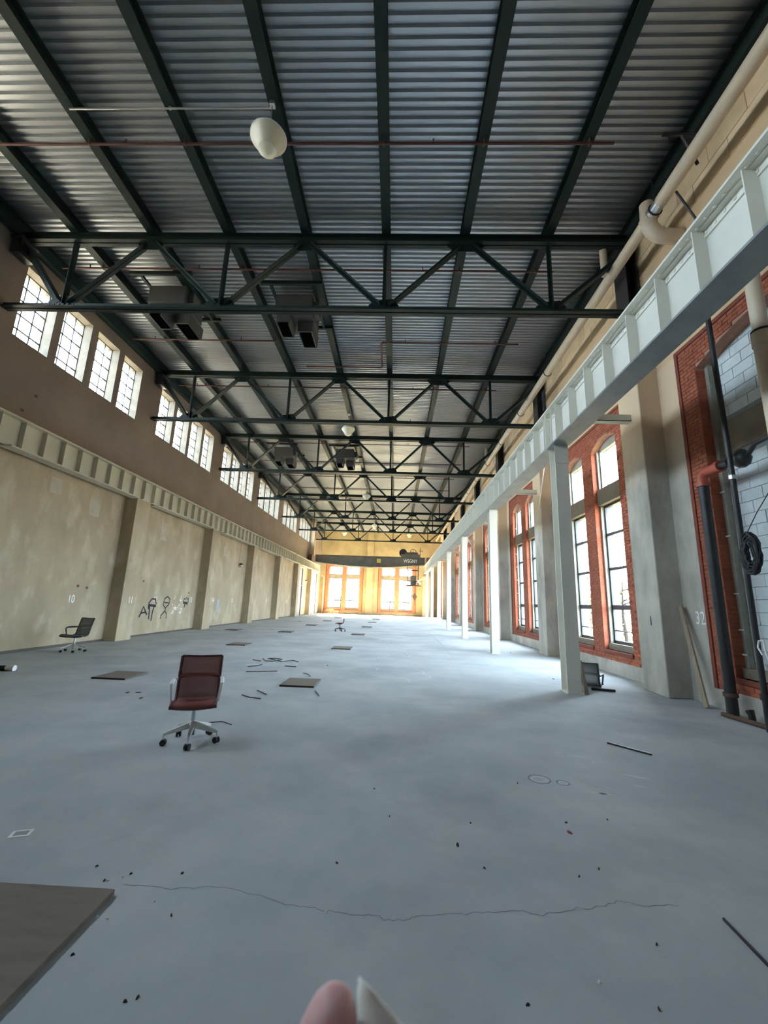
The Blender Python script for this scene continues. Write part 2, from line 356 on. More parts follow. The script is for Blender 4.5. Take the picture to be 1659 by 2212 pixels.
# clerestory windows
fr = MB(); hw = CW/2
for (a, b_) in ((-hw, -hw+.035), (hw-.035, hw), (-hw+CW/3-.016, -hw+CW/3+.016), (hw-CW/3-.016, hw-CW/3+.016)): fr.box(a, b_, .28, .31, 0, CZ1-CZ0)
H = CZ1-CZ0
for q in range(6):
    z = q*H/5; t = .035 if q in (0, 5) else .017
    fr.box(-hw, hw, .28, .31, max(0, z-t), min(H, z+t))
fr_me = fr.mesh('muntin_frame', m_frame_d)
pane_me = MB().box(-CW/6+.012, CW/6-.012, .292, .298, -H/10+.012, H/10-.012).mesh('pane', m_glass)
rv = MB().box(-hw, -hw+.012, 0, .45, 0, H).box(hw-.012, hw, 0, .45, 0, H).box(-hw, hw, 0, .45, H-.012, H).box(-hw, hw, -.02, .45, -.004, .012)
rv_me = rv.mesh('reveal_lining', mat('limewashed_reveal', (.16, .145, .115), .85, col2=(.12, .105, .08), scale=2.5))
wn_ = 0
for yc, k, i in cler:
    wn_ += 1
    e = sempty('window_%d' % wn_, (XL, yc, CZ0), PI/2)
    place('muntin_frame', fr_me, e); place('reveal', rv_me, e)
    for a in range(3):
        for c in range(5): place('pane', pane_me, e, (-hw+CW/6+a*CW/3, 0, H/10+c*H/5))
for k in range(-2, 6):
    portal((XL-.5, YCL(k), (CZ0+CZ1)/2), (0, -PI/2, 0), H, 4*CP)

# ------------------------------------------------------------------ right wall
WB = 2.25; WZ0, WZ1 = .33, 6.82
wr = sempty('wall_right')
mb = MB(); up_ = MB(); x0, x1 = XR, XR+.5
bays = list(range(-1, 7))
mb.box(x0, x1, YB-.4, YF+.4, 0, WZ0)
y = YB-.4
for j in bays:
    mb.box(x0, x1, y, YW(j)-WB, WZ0, WZ1); y = YW(j)+WB
mb.box(x0, x1, y, YF+.4, WZ0, WZ1)
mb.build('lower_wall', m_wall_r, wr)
mb = up_; mb.box(x0, x1, YB-.4, YF+.4, WZ1, 9.5); mb.box(x0+.04, x1, YB-.4, YF+.4, 9.5, ZC+.1)
mb.build('upper_wall', m_wall_ru, wr)
for k in range(-1, 7):
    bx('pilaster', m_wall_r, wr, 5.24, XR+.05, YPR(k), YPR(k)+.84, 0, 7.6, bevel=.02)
bl = MB().box(0, .06, .006, .884, .005, .425).mesh('wall_block', m_block_u)
cnt = 0
for c in range(3):
    for i in range(int((YF-2)/.89)):
        y = 2.5+i*.89+(c % 2)*.445
        if y > YF-1: continue
        place('wall_block', bl, wr, (XR-.012+random.uniform(0, .006), y, 9.5+c*.43))
place('stencilled_number', text_mesh('32', .34, m_whitepaint, .75), wr, (XR-.005, 8.22, 1.40), (PI/2, 0, -PI/2))
place('wall_mark', text_mesh('I', .26, m_spray, 1.0), wr, (5.236, 9.0, 1.33), (PI/2, 0, -PI/2))

# window bay builder. local x along the wall, y outward from the inner face, z up
def arch(c0, c1, spring, rise, n=10):
    return [(c0+(c1-c0)*t/n, spring+rise*(1-(2*t/n-1)**2)) for t in range(n+1)]
ties = MB().box(-.05, .05, -.01, .01, -.012, .012).mesh('wall_tie', m_white)
brick_me = MB().box(-.104, .104, -.014, .10, -.033, .033).mesh('brick', m_brick)
half_me = MB().box(-.049, .049, -.014, .10, -.033, .033).mesh('brick', m_brick)
jamb_me = MB().box(-.014, .014, -.10, .10, -.033, .033).mesh('brick', m_brick)
def window_bay(idx, loc, rz, openings, outer, mode, bsurf, kind='glass', spring=6.15, rise=.22, ztop=WZ1, hasspandrel=True):
    e = sempty('window_%d' % idx, loc, rz)
    T = .5
    edges = [-outer]+[v for o in openings for v in o]+[outer]
    bb = m_mortar if mode != 'surf' else bsurf
    body = MB(); d0 = 0 if mode != 'surf' else -.012
    for i in range(0, len(edges), 2): body.box(edges[i], edges[i+1], d0, T-.22, WZ0, spring)
    for (a, c) in openings:
        body.box(a, c, d0, T-.22, WZ0, .58)
    # head with arched undersides
    poly = [(-outer, ztop), (-outer, spring)]
    for (a, c) in openings: poly += arch(a, c, spring, rise)
    poly += [(outer, spring), (outer, ztop)]
    # split the head into convex columns for a clean mesh
    xs = sorted(set([q[0] for q in poly]))
    low = {}
    for q in poly[1:-1]: low[round(q[0], 5)] = min(q[1], low.get(round(q[0], 5), 99))
    for a, c in zip(xs[:-1], xs[1:]):
        za, zc = low[round(a, 5)], low[round(c, 5)]
        body.prism([(a, za), (c, zc), (c, ztop), (a, ztop)], d0, T-.22)
    body.build('brick_backing', bb, e)
    ob = MB()
    for i in range(0, len(edges), 2): ob.box(edges[i], edges[i+1], T-.22, T, WZ0, ztop)
    for (a, c) in openings: ob.box(a, c, T-.22, T, WZ0, .74); ob.box(a, c, T-.22, T, spring+.1, ztop)
    ob.build('outer_wall', m_jamb_out, e)
    # rim moulding
    rm = MB(); rm.box(-outer-.05, -outer+.03, -.035, .02, WZ0, ztop+.05).box(outer-.03, outer+.05, -.035, .02, WZ0, ztop+.05).box(-outer+.03, outer-.03, -.035, .02, ztop-.03, ztop+.05)
    rm.build('rim_moulding', m_brickrim, e)
    if mode in ('parts', 'stuff'):
        spots = []
        ch = .076
        for r in range(int((ztop-WZ0)/ch)):
            z = WZ0+ch*(r+.5)
            if z+ch/2 > ztop-.03: break
            # solid spans at this height
            spans = []
            cur = -outer+.03
            for (a, c) in openings:
                if z < .56: continue
                mid = (a+c)/2; hwid = (c-a)/2
                if z < spring: a2, c2 = a, c
                elif z < spring+rise+ch/2:
                    f = math.sqrt(max(0, 1-(z-ch/2-spring)/rise)) if z-ch/2 > spring else 1
                    a2, c2 = mid-hwid*f, mid+hwid*f
                else: continue
                spans.append((cur, a2)); cur = c2
            spans.append((cur, outer-.03))
            for (a, c) in spans:
                x = a; first = True
                while x < c-.05:
                    L_ = .108 if (first and r % 2) else .219
                    first = False
                    L_ = min(L_, c-x)
                    spots.append((x+L_/2, z, L_)); x += L_
        def near(q):
            v = e.matrix_basis @ Vector((q[0], 0, q[1])); return (v-Vector((0, 0, 1.6))).length
        spots.sort(key=near)
        parts = [q for q in spots if True]
        keep = spots[:300] if mode == 'parts' else []
        rest = spots[300:] if mode == 'parts' else spots
        for (x, z, L_) in keep:
            full = L_ > .15
            place('brick', brick_me if full else half_me, e, (x, random.uniform(-.003, .003), z), scale=((L_-.011)/(.208 if full else .098), 1, 1))
        if rest:
            sb = MB()
            for (x, z, L_) in rest:
                dy = random.uniform(-.003, .003)
                sb.box(x-L_/2+.0055, x+L_/2-.0055, -.014+dy, .02, z-.033, z+.033)
            o = sb.build('brickwork', m_brick, e); o['kind'] = 'stuff'
        # brick courses on the visible far jambs
        sb = MB()
        for (a, c) in openings:
            for r in range(int((spring-.58)/ch)):
                z = .58+ch*(r+.5)
                for q in ((a, 1), (c, -1)):
                    x = q[0]
                    for y0_, y1_ in (((-.014, .104), (.114, .27)) if r % 2 else ((-.014, .21), (.22, .27))):
                        sb.box(min(x, x+q[1]*.008), max(x, x+q[1]*.008), y0_, y1_, z-.034, z+.034)
        o = sb.build('jamb_brickwork', m_brick, e); o['kind'] = 'stuff'
    # sills
    for (a, c) in openings:
        bx('sill', m_brickrim, e, a, c, -.05, .10, .50, .58)
        bx('ledge', m_spandrel, e, a, c, .10, .28, .58, .74)
    if kind == 'glass':
        for (a, c) in openings:
            for (xa, xb) in ((a, a+.07), (c-.07, c)): bx('jamb_board', m_frame_w, e, xa, xb, .13, .25, .74, spring+.12)
            bx('spandrel', m_spandrel, e, a, c, .08, .5, 4.52, 4.98, bevel=.01)
            a2, c2 = a+.07, c-.07
            f = MB()
            for (xa, xb) in ((a2, a2+.055), (c2-.055, c2)): f.box(xa, xb, .22, .27, .74, 4.52)
            for (za, zb) in ((.74, .82), (1.62, 1.74), (2.675, 2.745), (3.635, 3.705), (4.45, 4.52)): f.box(a2, c2, .22, .27, za, zb)
            f.box(a2, c2, .235, .26, 1.06, 1.085)
            f.build('window_frame', m_frame_d, e)
            for (za, zb) in ((.82, 1.06), (1.085, 1.64), (1.73, 2.69), (2.73, 3.65), (3.69, 4.46)): bx('pane', m_glass, e, a2+.04, c2-.04, .242, .248, za, zb)
            f = MB()
            for (xa, xb) in ((a2, a2+.05), (c2-.05, c2)): f.box(xa, xb, .2, .27, 4.98, spring+.1)
            f.box(a2, c2, .2, .27, 4.98, 5.05); f.box(a2, c2, .2, .27, spring-.02, spring+rise)
            f.build('upper_frame', m_frame_w, e)
            bx('pane', m_glass, e, a2+.05, c2-.05, .242, .248, 5.05, spring-.02)
    else:
        for (a, c) in openings:
            bx('jamb_board', m_frame_w, e, a, a+.09, .16, .30, .58, spring+.1)
            bx('jamb_board', m_frame_w, e, c-.09, c, .16, .30, .58, spring+.1)
            bx('spandrel', m_spandrel, e, a, c, .24, .5, 4.45, 5.05, bevel=.01)
            bx('block_backing', m_cmujoint, e, a, c, .27, .45, .58, spring+rise)
            cm = MB().box(.006, .424, -.012, .05, .006, .199).mesh('block', m_cmu)
            cmh = MB().box(.006, .209, -.012, .05, .006, .199).mesh('block', m_cmu)
            for r in range(29):
                z = .62+r*.205
                if z+.2 > 4.45 and z < 5.05: continue
                x = a+.09-(0 if r % 2 else .215)
                while x < c-.1:
                    if x < a+.08: place('block', cmh, e, (x+.215, .27, z))
                    elif x+.43 > c-.08: place('block', cmh, e, (x, .27, z))
                    else: place('block', cm, e, (x, .27+random.uniform(-.003, .003), z))
                    x += .43
    return e
TWO = [(-1.72, -.31), (.31, 1.72)]
for j in bays:
    wn_ += 1
    if j == -1:
        window_bay(wn_, (XR, YW(j), 0), -PI/2, [(-1.80, 1.80)], WB, 'parts', m_bricksurf, 'block', spring=6.25, rise=.3)
        for z_ in (3.75, 2.95, 1.95, 1.35, .95): place('wall_tie', ties, bpy.data.objects['window_%d' % wn_], (-1.76, .14, z_))
    else:
        e = window_bay(wn_, (XR, YW(j), 0), -PI/2, TWO, WB, 'parts' if j == 0 else ('stuff' if 0 < j < 3 else 'surf'), m_bricksurf)
        if j > 0:
            for q in range(8): place('wall_tie', ties, e, (-1.68, .10, 1.0+q*.62))
        portal((XR+.51, YW(j), 3.6), (0, PI/2, 0), 5.8, 3.6)

# ------------------------------------------------------------------ far wall and the wall behind the camera
FW1, FW2 = -6.72, .14; FWB = 2.42
wf = sempty('wall_far')
mb = MB()
def endwall(mb, y0, y1):
    mb.box(XL-.45, XR+.5, y0, y1, 0, WZ0); mb.box(XL-.45, XR+.5, y0, y1, 6.4, ZC+.1)
    for a, c in ((XL-.45, FW1-FWB), (FW1+FWB, FW2-FWB), (FW2+FWB, XR+.5)): mb.box(a, c, y0, y1, WZ0, 6.4)
endwall(mb, YF, YF+.5); mb.build('end_wall', m_wall_f, wf)
bx('pilaster', m_wall_f, wf, -3.86, -2.98, YF-.35, YF+.1, 0, ZC, bevel=.02)
FT = [(-2.03, -.22), (.22, 2.03)]
for xc in (FW1, FW2):
    wn_ += 1
    window_bay(wn_, (xc, YF, 0), 0, FT, FWB, 'surf', m_bricksurfx, ztop=6.4, spring=5.95, rise=.15)
    portal((xc, YF+.52, 3.4), (-PI/2, 0, 0), 4.2, 5.4)
wb = sempty('wall_back')
bx('end_wall', mat('dark_back_wall', (.09, .08, .07), .9), wb, XL-.45, XR+.5, YB-.5, YB, 0, ZC+.1)

# tall doorways near the far end of the left wall
for n_, (y0, y1, lowpanel) in enumerate(((42.0, 44.4, False), (49.6, 52.4, True))):
    d = sempty('door_%d' % (n_+1), (XL, (y0+y1)/2, 0), PI/2); hwid = (y1-y0)/2
    bx('dark_panel', mat('brown_glazed_panel', (.09, .065, .06), .5), d, -hwid, hwid, -.03, .02, 0, 4.9)
    for a in (-hwid, hwid-.12): bx('frame_post', m_frame_w, d, a, a+.12, -.10, .02, 0, 4.95)
    bx('frame_head', m_frame_w, d, -hwid+.12, hwid-.12, -.10, .02, 4.8, 4.95)
    if lowpanel: bx('cream_panel', m_frame_w, d, -hwid+.4, hwid-.5, -.07, -.03, 0, 2.6)
    else: bx('mid_rail', m_frame_w, d, -hwid+.12, hwid-.12, -.08, -.03, 3.0, 3.08)

# ------------------------------------------------------------------ roof purlins
for i, x in enumerate((-8.42, -6.44, -4.48, -2.50, -.48, 1.49, 3.53)):
    t = thing('roof_purlin', ['dark green roof purlin next to the clerestory wall, leftmost of seven', 'dark green roof purlin, second from the clerestory wall', 'dark green roof purlin, third from the clerestory wall', 'dark green roof purlin that carries the nearest hanging lamp', 'dark green roof purlin at the middle, rising almost straight up the photo', 'dark green roof purlin, second from the brick window wall', 'dark green roof purlin nearest the brick window wall'][i], 'beam', (x, 0, 10.56), 0, 'roof purlins under the metal deck')
    bx('bottom_flange', m_steel, t, -.105, .105, YB+.02, YF-.02, 0, .014); bx('top_flange', m_steel, t, -.105, .105, YB+.02, YF-.02, .276, .29)
    bx('web', m_steel, t, -.006, .006, YB+.02, YF-.02, .014, .276)
for x, lab in ((XL+.12, 'dark eaves beam along the top of the clerestory wall'), (XR-.28, 'dark eaves beam along the top of the tan block wall')):
    t = thing('eaves_beam', lab, 'beam', (x, 0, 10.36), 0)
    bx('bottom_flange', m_steel, t, -.10, .10, YB+.02, YF-.02, 0, .016); bx('top_flange', m_steel, t, -.10, .10, YB+.02, YF-.02, .40, .416); bx('web', m_steel, t, -.008, .008, YB+.02, YF-.02, .016, .40)

# ------------------------------------------------------------------ roof trusses
ZTC, ZBC = 10.42, 8.46
def make_truss():
    t = thing('roof_truss', 'x', 'truss')
    x0, x1 = XL+.02, XR-.02
    def angle_pair(name, p_, q_, wd=.09, gap=.016):
        mb = MB(); d = (Vector(q_)-Vector(p_)); n_ = Vector((-d.z, 0, d.x)).normalized()
        for s in (-1, 1):
            yy = s*(gap/2+.006)
            mb.beam(Vector(p_)+Vector((0, yy, 0)), Vector(q_)+Vector((0, yy, 0)), .010, wd, n_)
            o_ = n_*(-wd/2)
            mb.beam(Vector(p_)+o_+Vector((0, s*(gap/2+wd/2), 0)), Vector(q_)+o_+Vector((0, s*(gap/2+wd/2), 0)), wd, .010, n_)
        return mb.build(name, m_steel, t)
    # chords as double channels
    mb = MB()
    for s in (-1, 1):
        mb.box(x0, x1, s*.02-.006, s*.02+.006, ZTC-.10, ZTC+.10); mb.box(x0, x1, min(s*.02, s*.12), max(s*.02, s*.12), ZTC+.09, ZTC+.102); mb.box(x0, x1, min(s*.02, s*.12), max(s*.02, s*.12), ZTC-.102, ZTC-.09)
    mb.build('top_chord', m_steel, t)
    mb = MB()
    for s in (-1, 1):
        mb.box(x0, x1, s*.02-.006, s*.02+.006, ZBC-.07, ZBC+.07); mb.box(x0, x1, min(s*.02, s*.12), max(s*.02, s*.12), ZBC-.07, ZBC-.058)
    mb.build('bottom_chord', m_steel, t)
    bot = (-8.40, -4.48, -.48, 3.50); top = (-6.44, -2.50, 1.49)
    for xb in bot:
        angle_pair('vertical', (xb, 0, ZBC+.05), (xb, 0, ZTC-.08), .075)
        for xt in top:
            if abs(xt-xb) < 2.2:
                s = 1 if xt > xb else -1
                angle_pair('diagonal', (xb+s*.12, 0, ZBC+.10), (xt-s*.12, 0, ZTC-.12), .09)
    angle_pair('diagonal', (-8.52, 0, ZBC+.10), (x0+.1, 0, ZTC-.10), .13); angle_pair('diagonal', (3.62, 0, ZBC+.10), (x1-.1, 0, ZTC-.10), .11)
    for xb in bot: MB().prism([(xb-.36, ZBC-.04), (xb+.36, ZBC-.04), (xb+.36, ZBC+.12), (xb+.22, ZBC+.30), (xb-.22, ZBC+.24), (xb-.36, ZBC+.12)], -.010, .010).build('gusset_plate', m_steel, t)
    for xt, g in zip(top, (.32, .30, .44)): MB().prism([(xt-g, ZTC+.04), (xt-g, ZTC-.16), (xt-g*.6, ZTC-.30), (xt+g*.6, ZTC-.30), (xt+g, ZTC-.16), (xt+g, ZTC+.04)], -.010, .010).build('gusset_plate', m_steel, t)
    # splice plate with bolts on the bottom chord
    mb = MB(); mb.box(-3.0, .9, -.034, -.026, ZBC-.06, ZBC+.05)
    for q in range(26): mb.box(-2.9+q*.145, -2.87+q*.145, -.046, -.034, ZBC-.015, ZBC+.015)
    mb.build('splice_plate', m_steel, t)
    mb = MB()
    for q in range(6): mb.box(-8.72+q*.12, -8.69+q*.12, -.046, -.02, ZBC+.02, ZBC+.05)
    o = mb.build('bolt_row', m_black, t); o['kind'] = 'stuff'
    return t
tr = make_truss()
TL = ['nearest dark green steel roof truss, spanning the whole hall', 'dark green roof truss, second nearest, level with the second window group', 'dark green roof truss, third nearest to the camera', 'dark green roof truss, fourth nearest to the camera', 'dark green roof truss, fifth nearest to the camera', 'dark green roof truss, sixth nearest to the camera', 'farthest dark green roof truss, just in front of the far wall']
for k in range(7):
    o = tr if k == 0 else copy_tree(tr)
    o.location = (0, YT(k)-.06, 0); tag(o, TL[k], 'truss', 'roof trusses')
# dark steel posts on the upper right wall
for k in range(7):
    t = thing('wall_post', 'black steel wall post under the right end of the %s roof truss' % ORD[k], 'post', (5.5, YT(k)+.25, 7.6), 0, 'black posts on the upper right wall')
    bx('flange', m_black, t, -.14, -.125, -.26, .26, 0, 2.9); bx('flange', m_black, t, .125, .14, -.26, .26, 0, 2.9); bx('web', m_black, t, -.125, .125, -.012, .012, 0, 2.9)
for k in range(7):
    o = MB().box(-.12, .12, -.22, .22, 0, .42).box(-.16, .16, -.26, .26, .42, .46).build('bearing_seat', m_black); o.location = (XL+.17, YT(k)-.06-(.35 if k == 6 else 0), 9.84)
    tag(o, 'dark steel bearing seat at the left end of the %s roof truss' % ORD[k], 'bracket', 'truss bearing seats')

# ------------------------------------------------------------------ crane girders and columns
GZ0, GZ1 = 5.10, 5.98; GX = 3.50
t = thing('crane_girder', 'pale grey riveted crane runway girder on steel columns beside the brick windows', 'girder', (GX, 0, 0))
y0, y1 = YB+.05, 50.6
bx('web', m_gird, t, -.012, .012, y0, y1, GZ0+.02, GZ1-.02)
bx('top_flange', m_gird, t, -.20, .20, y0, y1, GZ1-.02, GZ1+.012); bx('bottom_flange', m_girdd, t, -.20, .20, y0, y1, GZ0-.012, GZ0+.02)
for s in (-1, 1):
    mb = MB(); mb.box(min(s*.012, s*.10), max(s*.012, s*.10), y0, y1, GZ1-.035, GZ1-.02); mb.box(min(s*.012, s*.03), max(s*.012, s*.03), y0, y1, GZ1-.13, GZ1-.035); mb.build('top_angle', m_gird, t)
    mb = MB(); mb.box(min(s*.012, s*.10), max(s*.012, s*.10), y0, y1, GZ0+.02, GZ0+.035); mb.box(min(s*.012, s*.03), max(s*.012, s*.03), y0, y1, GZ0+.035, GZ0+.13); mb.build('bottom_angle', m_gird, t)
bx('rail', m_rust, t, -.035, .035, y0, y1, GZ1+.012, GZ1+.10)
st = MB().box(-.17, -.012, -.007, .007, GZ0+.04, GZ1-.04).box(.012, .17, -.007, .007, GZ0+.04, GZ1-.04).box(-.03, -.012, .007, .085, GZ0+.13, GZ1-.13).mesh('stiffener', m_gird)
step = S/9
for i in range(int((y1-2.2)/step)):
    y = 2.02+i*step
    place('stiffener', st, t, (0, y, 0))
rvb = MB()
for i in range(int((20-2.6)/.14)):
    y = 2.6+i*.14; rvb.box(-.040, -.03, y-.014, y+.014, GZ1-.10, GZ1-.072)
    rvb.box(-.150, -.122, y-.014, y+.014, GZ1-.045, GZ1-.035)
o = rvb.build('rivet_row', m_gird, t); o['kind'] = 'stuff'

t = thing('crane_girder', 'cream crane runway girder on top of the left concrete pilasters', 'girder', (-9.52, 0, 0))
z0, z1 = 5.0, 5.74
bx('web', m_girdl, t, -.012, .012, y0, 52.0, z0+.02, z1-.02); bx('top_flange', m_girdl, t, -.17, .17, y0, 52.0, z1-.02, z1+.015)
bx('rail', m_girdl, t, -.035, .035, y0, 52.0, z1+.015, z1+.085)
for k in range(-2, 7):
    a = YPL(k)+1.25; c = min(YPL(k)+S-.02, 51.9)
    if a < y0: a = y0
    bx('bottom_flange', m_girdl, t, -.17, .17, a, c, z0-.015, z0+.02)
stl = MB().box(.012, .15, -.008, .008, z0+.03, z1-.03).box(.012, .035, .008, .085, z0+.03, z1-.03).mesh('stiffener', m_girdl)
for i in range(int((52-5)/.6487)): place('stiffener', stl, t, (0, 5.05+i*.6487, 0))

def make_column():
    t = thing('steel_column', 'x', 'column')
    hw_, hd = .135, .16
    bx('flange', m_gird, t, -hw_, hw_, -hd, -hd+.016, .02, GZ0-.012); bx('flange', m_gird, t, -hw_, hw_, hd-.016, hd, .02, GZ0-.012)
    bx('web', m_gird, t, -.008, .008, -hd+.016, hd-.016, .02, GZ0-.012)
    bx('base_plate', m_gird, t, -.16, .16, -.19, .19, 0, .02)
    bx('cap_plate', m_gird, t, -.145, .145, -hd-.012, -hd, GZ0-.42, GZ0-.012)
    bx('girder_splice', m_gird, t, -.20, -.172, -.17, -.155, GZ0, GZ1-.03); bx('girder_splice', m_gird, t, -.20, -.172, .155, .17, GZ0, GZ1-.03)
    bx('splice_web', m_gird, t, -.03, -.014, -.15, .15, GZ0+.14, GZ1-.14)
    mb = MB()
    for q in range(34):
        for s in (-1, 1): mb.box(s*.085-.009, s*.085+.009, -hd-.006, -hd, .25+q*.125, .268+q*.125)
    o = mb.build('rivet_row', m_gird, t); o['kind'] = 'stuff'
    return t
cproto = make_column()
CLAB = ['pale grey steel column nearest the camera, by the fallen chair', 'pale grey steel column, second nearest, in front of the brick windows', 'pale grey steel column, third from the camera', 'pale grey steel column, fourth from the camera', 'pale grey steel column, fifth from the camera', 'pale grey steel column, sixth from the camera', 'farthest pale grey steel column, beside the sunlit end']
for k in range(-1, 7):
    o = cproto if k == -1 else copy_tree(cproto)
    o.location = (GX+.015, YT(k)+.04, 0)
    tag(o, CLAB[k] if k >= 0 else 'pale grey steel column beyond the right edge of the photo', 'column', 'columns under the right crane girder')
for k in range(7):
    o = MB().box(GX+.21, 5.235, -.09, -.075, 0, .16).box(GX+.21, 5.235, -.09, .09, 0, .014).box(GX+.21, 5.235, .075, .09, 0, .16).build('tie_beam', m_girdl)
    o.location = (0, YT(k)+.22, 5.80); tag(o, 'grey channel tie between the girder and the pilaster behind the %s column' % ORD[k], 'beam', 'ties from girder to wall pilasters')
for k in range(3):
    o = MB().tube([(GX+.2, YT(k)+1.2, 5.6), (5.22, YT(k+1)-.05, 5.2)], .012, 6).build('brace_cable', m_chrome); tag(o, 'thin grey stay cable crossing high in the %s window bay' % ORD[k], 'cable', 'stay cables by the windows')

# ------------------------------------------------------------------ cream drain pipe along the upper right wall
PX, PZ = 5.08, 9.62
t = thing('drain_pipe', 'long cream drain pipe under the eaves of the right wall', 'pipe', (PX, 0, PZ))
MB().tube([(0, YB+.1, 0), (0, 7.02, 0)], .125, 16).build('pipe_run', m_pvc, t, smooth=True)
MB().tube([(0, 7.5, 0), (0, 53.8, 0)], .125, 16).build('pipe_run', m_pvc, t, smooth=True)
MB().tube([(0, 6.98, 0), (0, 7.32, 0)], .118, 16).build('steel_sleeve', m_chrome, t, smooth=True)
pts = [(-.02, 7.42, .36), (-.02, 7.42, .12), (-.01, 7.42, 0)]
for q in range(7):
    a = q/6*PI/2; pts.append((.30-.30*math.cos(a), 7.42, -.12-.30*math.sin(a)))
pts += [(.60, 7.42, -.42)]
MB().tube(pts, [.135, .14, .16]+[.15]*8, 16).build('elbow_branch', m_pvc, t, smooth=True)
MB().tube([(0, 7.30, 0), (0, 7.55, 0)], .145, 16).build('tee_collar', m_pvc, t, smooth=True)
for y in (7.2, 10.2, 13.4, 16.6, 19.9, 23.1, 26.4, 29.6, 36.1, 42.6):
    MB().tube([(.135*math.cos(a*PI/8), y, .135*math.sin(a*PI/8)) for a in range(16)], .014, 6, True).build('pipe_strap', m_black, t)
    bx('hanger_rod', m_black, t, -.012, .012, y-.012, y+.012, .13, .74)
for y in (8.66, 22.4): MB().tube([(-.16, y+.3, 0), (-.16, y+.3, .72)], .085, 12).build('vent_stub', m_pvc, t, smooth=True)
o = MB().beam((0, 0, 0), (.42, 0, -.9), .03, .03).build('pipe_brace', m_black); o.location = (5.2, 6.75, 9.55); tag(o, 'thin black brace rod below the cream pipe elbow', 'rod')
t = thing('sprinkler_bracket', 'dark stub pipe sticking out from the eaves above the cream pipe', 'bracket', (5.3, 6.3, 10.3))
MB().tube([(.1, 0, 0), (-.55, 0, .02)], .035, 8).build('arm', m_black, t); MB().tube([(-.45, 0, 0), (-.45, 0, -.2)], .008, 6).build('drop_wire', m_black, t); MB().tube([(-.2, 0, 0), (.05, .05, -.6)], .03, 8).build('strut', m_black, t)
mb = MB()
for i in range(9):
    a0, z = i/8, 0
rag = []
mb = MB(); W_ = 6; Hh = 9
for i in range(Hh):
    for j in range(W_):
        mb.v.append((.03*math.sin(j*1.7+i*.6), (j-2.5)*.06*(1-.05*i)+.03*math.sin(i*.8), -i*.10+.03*math.cos(j*1.3)))
for i in range(Hh-1):
    for j in range(W_-1): mb.f.append((i*W_+j, i*W_+j+1, i*W_+W_+j+1, i*W_+W_+j))
o = mb.build('hanging_rag', m_black, None, True); o.location = (5.22, 14.3, 9.45); sm = o.modifiers.new('thickness', 'SOLIDIFY'); sm.thickness = .01
tag(o, 'black rag hanging from the cream drain pipe', 'rag')

# vertical cream downpipe at the right edge
t = thing('downpipe', 'thick cream vertical downpipe in front of the blocked-up window', 'pipe', (5.22, 5.56, 0))
MB().tube([(0, 0, 1.0), (0, 0, 5.6)], .115, 18).build('lower_pipe', m_pvc, t, smooth=True); MB().tube([(0, 0, 5.5), (0, 0, 7.6)], .10, 18).build('upper_pipe', m_pvc, t, smooth=True)
MB().tube([(0, 0, 5.42), (0, 0, 5.62)], .128, 18).build('coupling', m_pvc, t, smooth=True); MB().tube([(0, 0, 5.62), (0, 0, 5.66)], .122, 18).build('rubber_ring', m_rubber, t, smooth=True)

# standpipe, conduit, valve, hose
t = thing('standpipe', 'thick black standpipe with a red elbow beside the number 32', 'pipe', (5.46, 7.40, 0))
MB().tube([(0, 0, 0), (0, 0, 3.86)], .085, 16).build('riser', m_black, t, smooth=True); MB().tube([(0, 0, .30), (0, 0, .36)], .105, 16).build('clamp', m_rust, t, smooth=True)
pts = [(0, 0, 3.82), (0, 0, 3.92)]+[(0, -.14+.14*math.cos(a*PI/12), 3.92+.14*math.sin(a*PI/12)) for a in range(1, 7)]+[(0, -.40, 4.06)]
MB().tube(pts, .085, 14).build('elbow', m_redelbow, t, smooth=True)
for q in ((0, -.02, 3.84),): MB().tube([(0, 0, 3.82), (0, 0, 3.90)], .105, 14).build('elbow_collar', m_redelbow, t, smooth=True)
MB().tube([(0, -.38, 4.06), (0, -.46, 4.06)], .10, 14).build('elbow_collar', m_redelbow, t, smooth=True)
MB().tube([(0, -.46, 4.06), (0, -.64, 4.06)], .065, 12).build('stub', m_black, t, smooth=True)
MB().tube([(-.05, -.03, 3.62), (-.05, -.03, 3.74)], .025, 8).build('gauge', m_chrome, t, smooth=True)
t = thing('valve', 'black valve where the dark pipes cross in front of the blocks', 'valve', (5.52, 6.58, 4.06))
MB().lathe([(.05, -.14), (.11, -.09), (.14, 0), (.11, .09), (.05, .15)], n=14).build('body', m_black, t, True)
MB().tube([(0, -.12, .02), (-.06, -.35, .12), (-.06, -.6, .14), (-.06, -2.2, .14)], .038, 10).build('outlet_pipe', m_black, t, True)
MB().tube([(0, .12, 0), (0, .02, 0)], .06, 10).build('union', m_black, t, True)
t = thing('conduit', 'thin black vertical pipe running from girder height down to the floor', 'pipe', (5.30, 6.54, 0))
MB().tube([(0, 0, 0), (0, .0, 3.8), (0, .03, 7.1)], .042, 10).build('riser', m_black, t, smooth=True); MB().tube([(0, 0, .42), (0, 0, .50)], .06, 10).build('collar', m_black, t, smooth=True)
MB().tube([(0, 0, 3.70), (0, 0, 3.76)], .055, 10).build('collar', m_chrome, t, smooth=True)
pts = []
for q in range(260):
    a = q/260*2*PI*16; pts.append((.035*math.sin(q*.9), (.11+.05*math.sin(q*.37))*math.cos(a), (.23+.08*math.sin(q*.37))*math.sin(a)))
t = thing('cable_coil', 'coil of black cable hanging on the thin black pipe', 'cable', (5.20, 6.30, 2.49))
MB().tube(pts, .016, 6).build('windings', m_rubber, t); MB().tube([(.02, .05, .28), (.14, -.05, .6), (.30, -.22, 1.0), (.36, -.5, 1.35), (.38, -.9, 1.5)], .007, 6).build('tail', m_rubber, t)
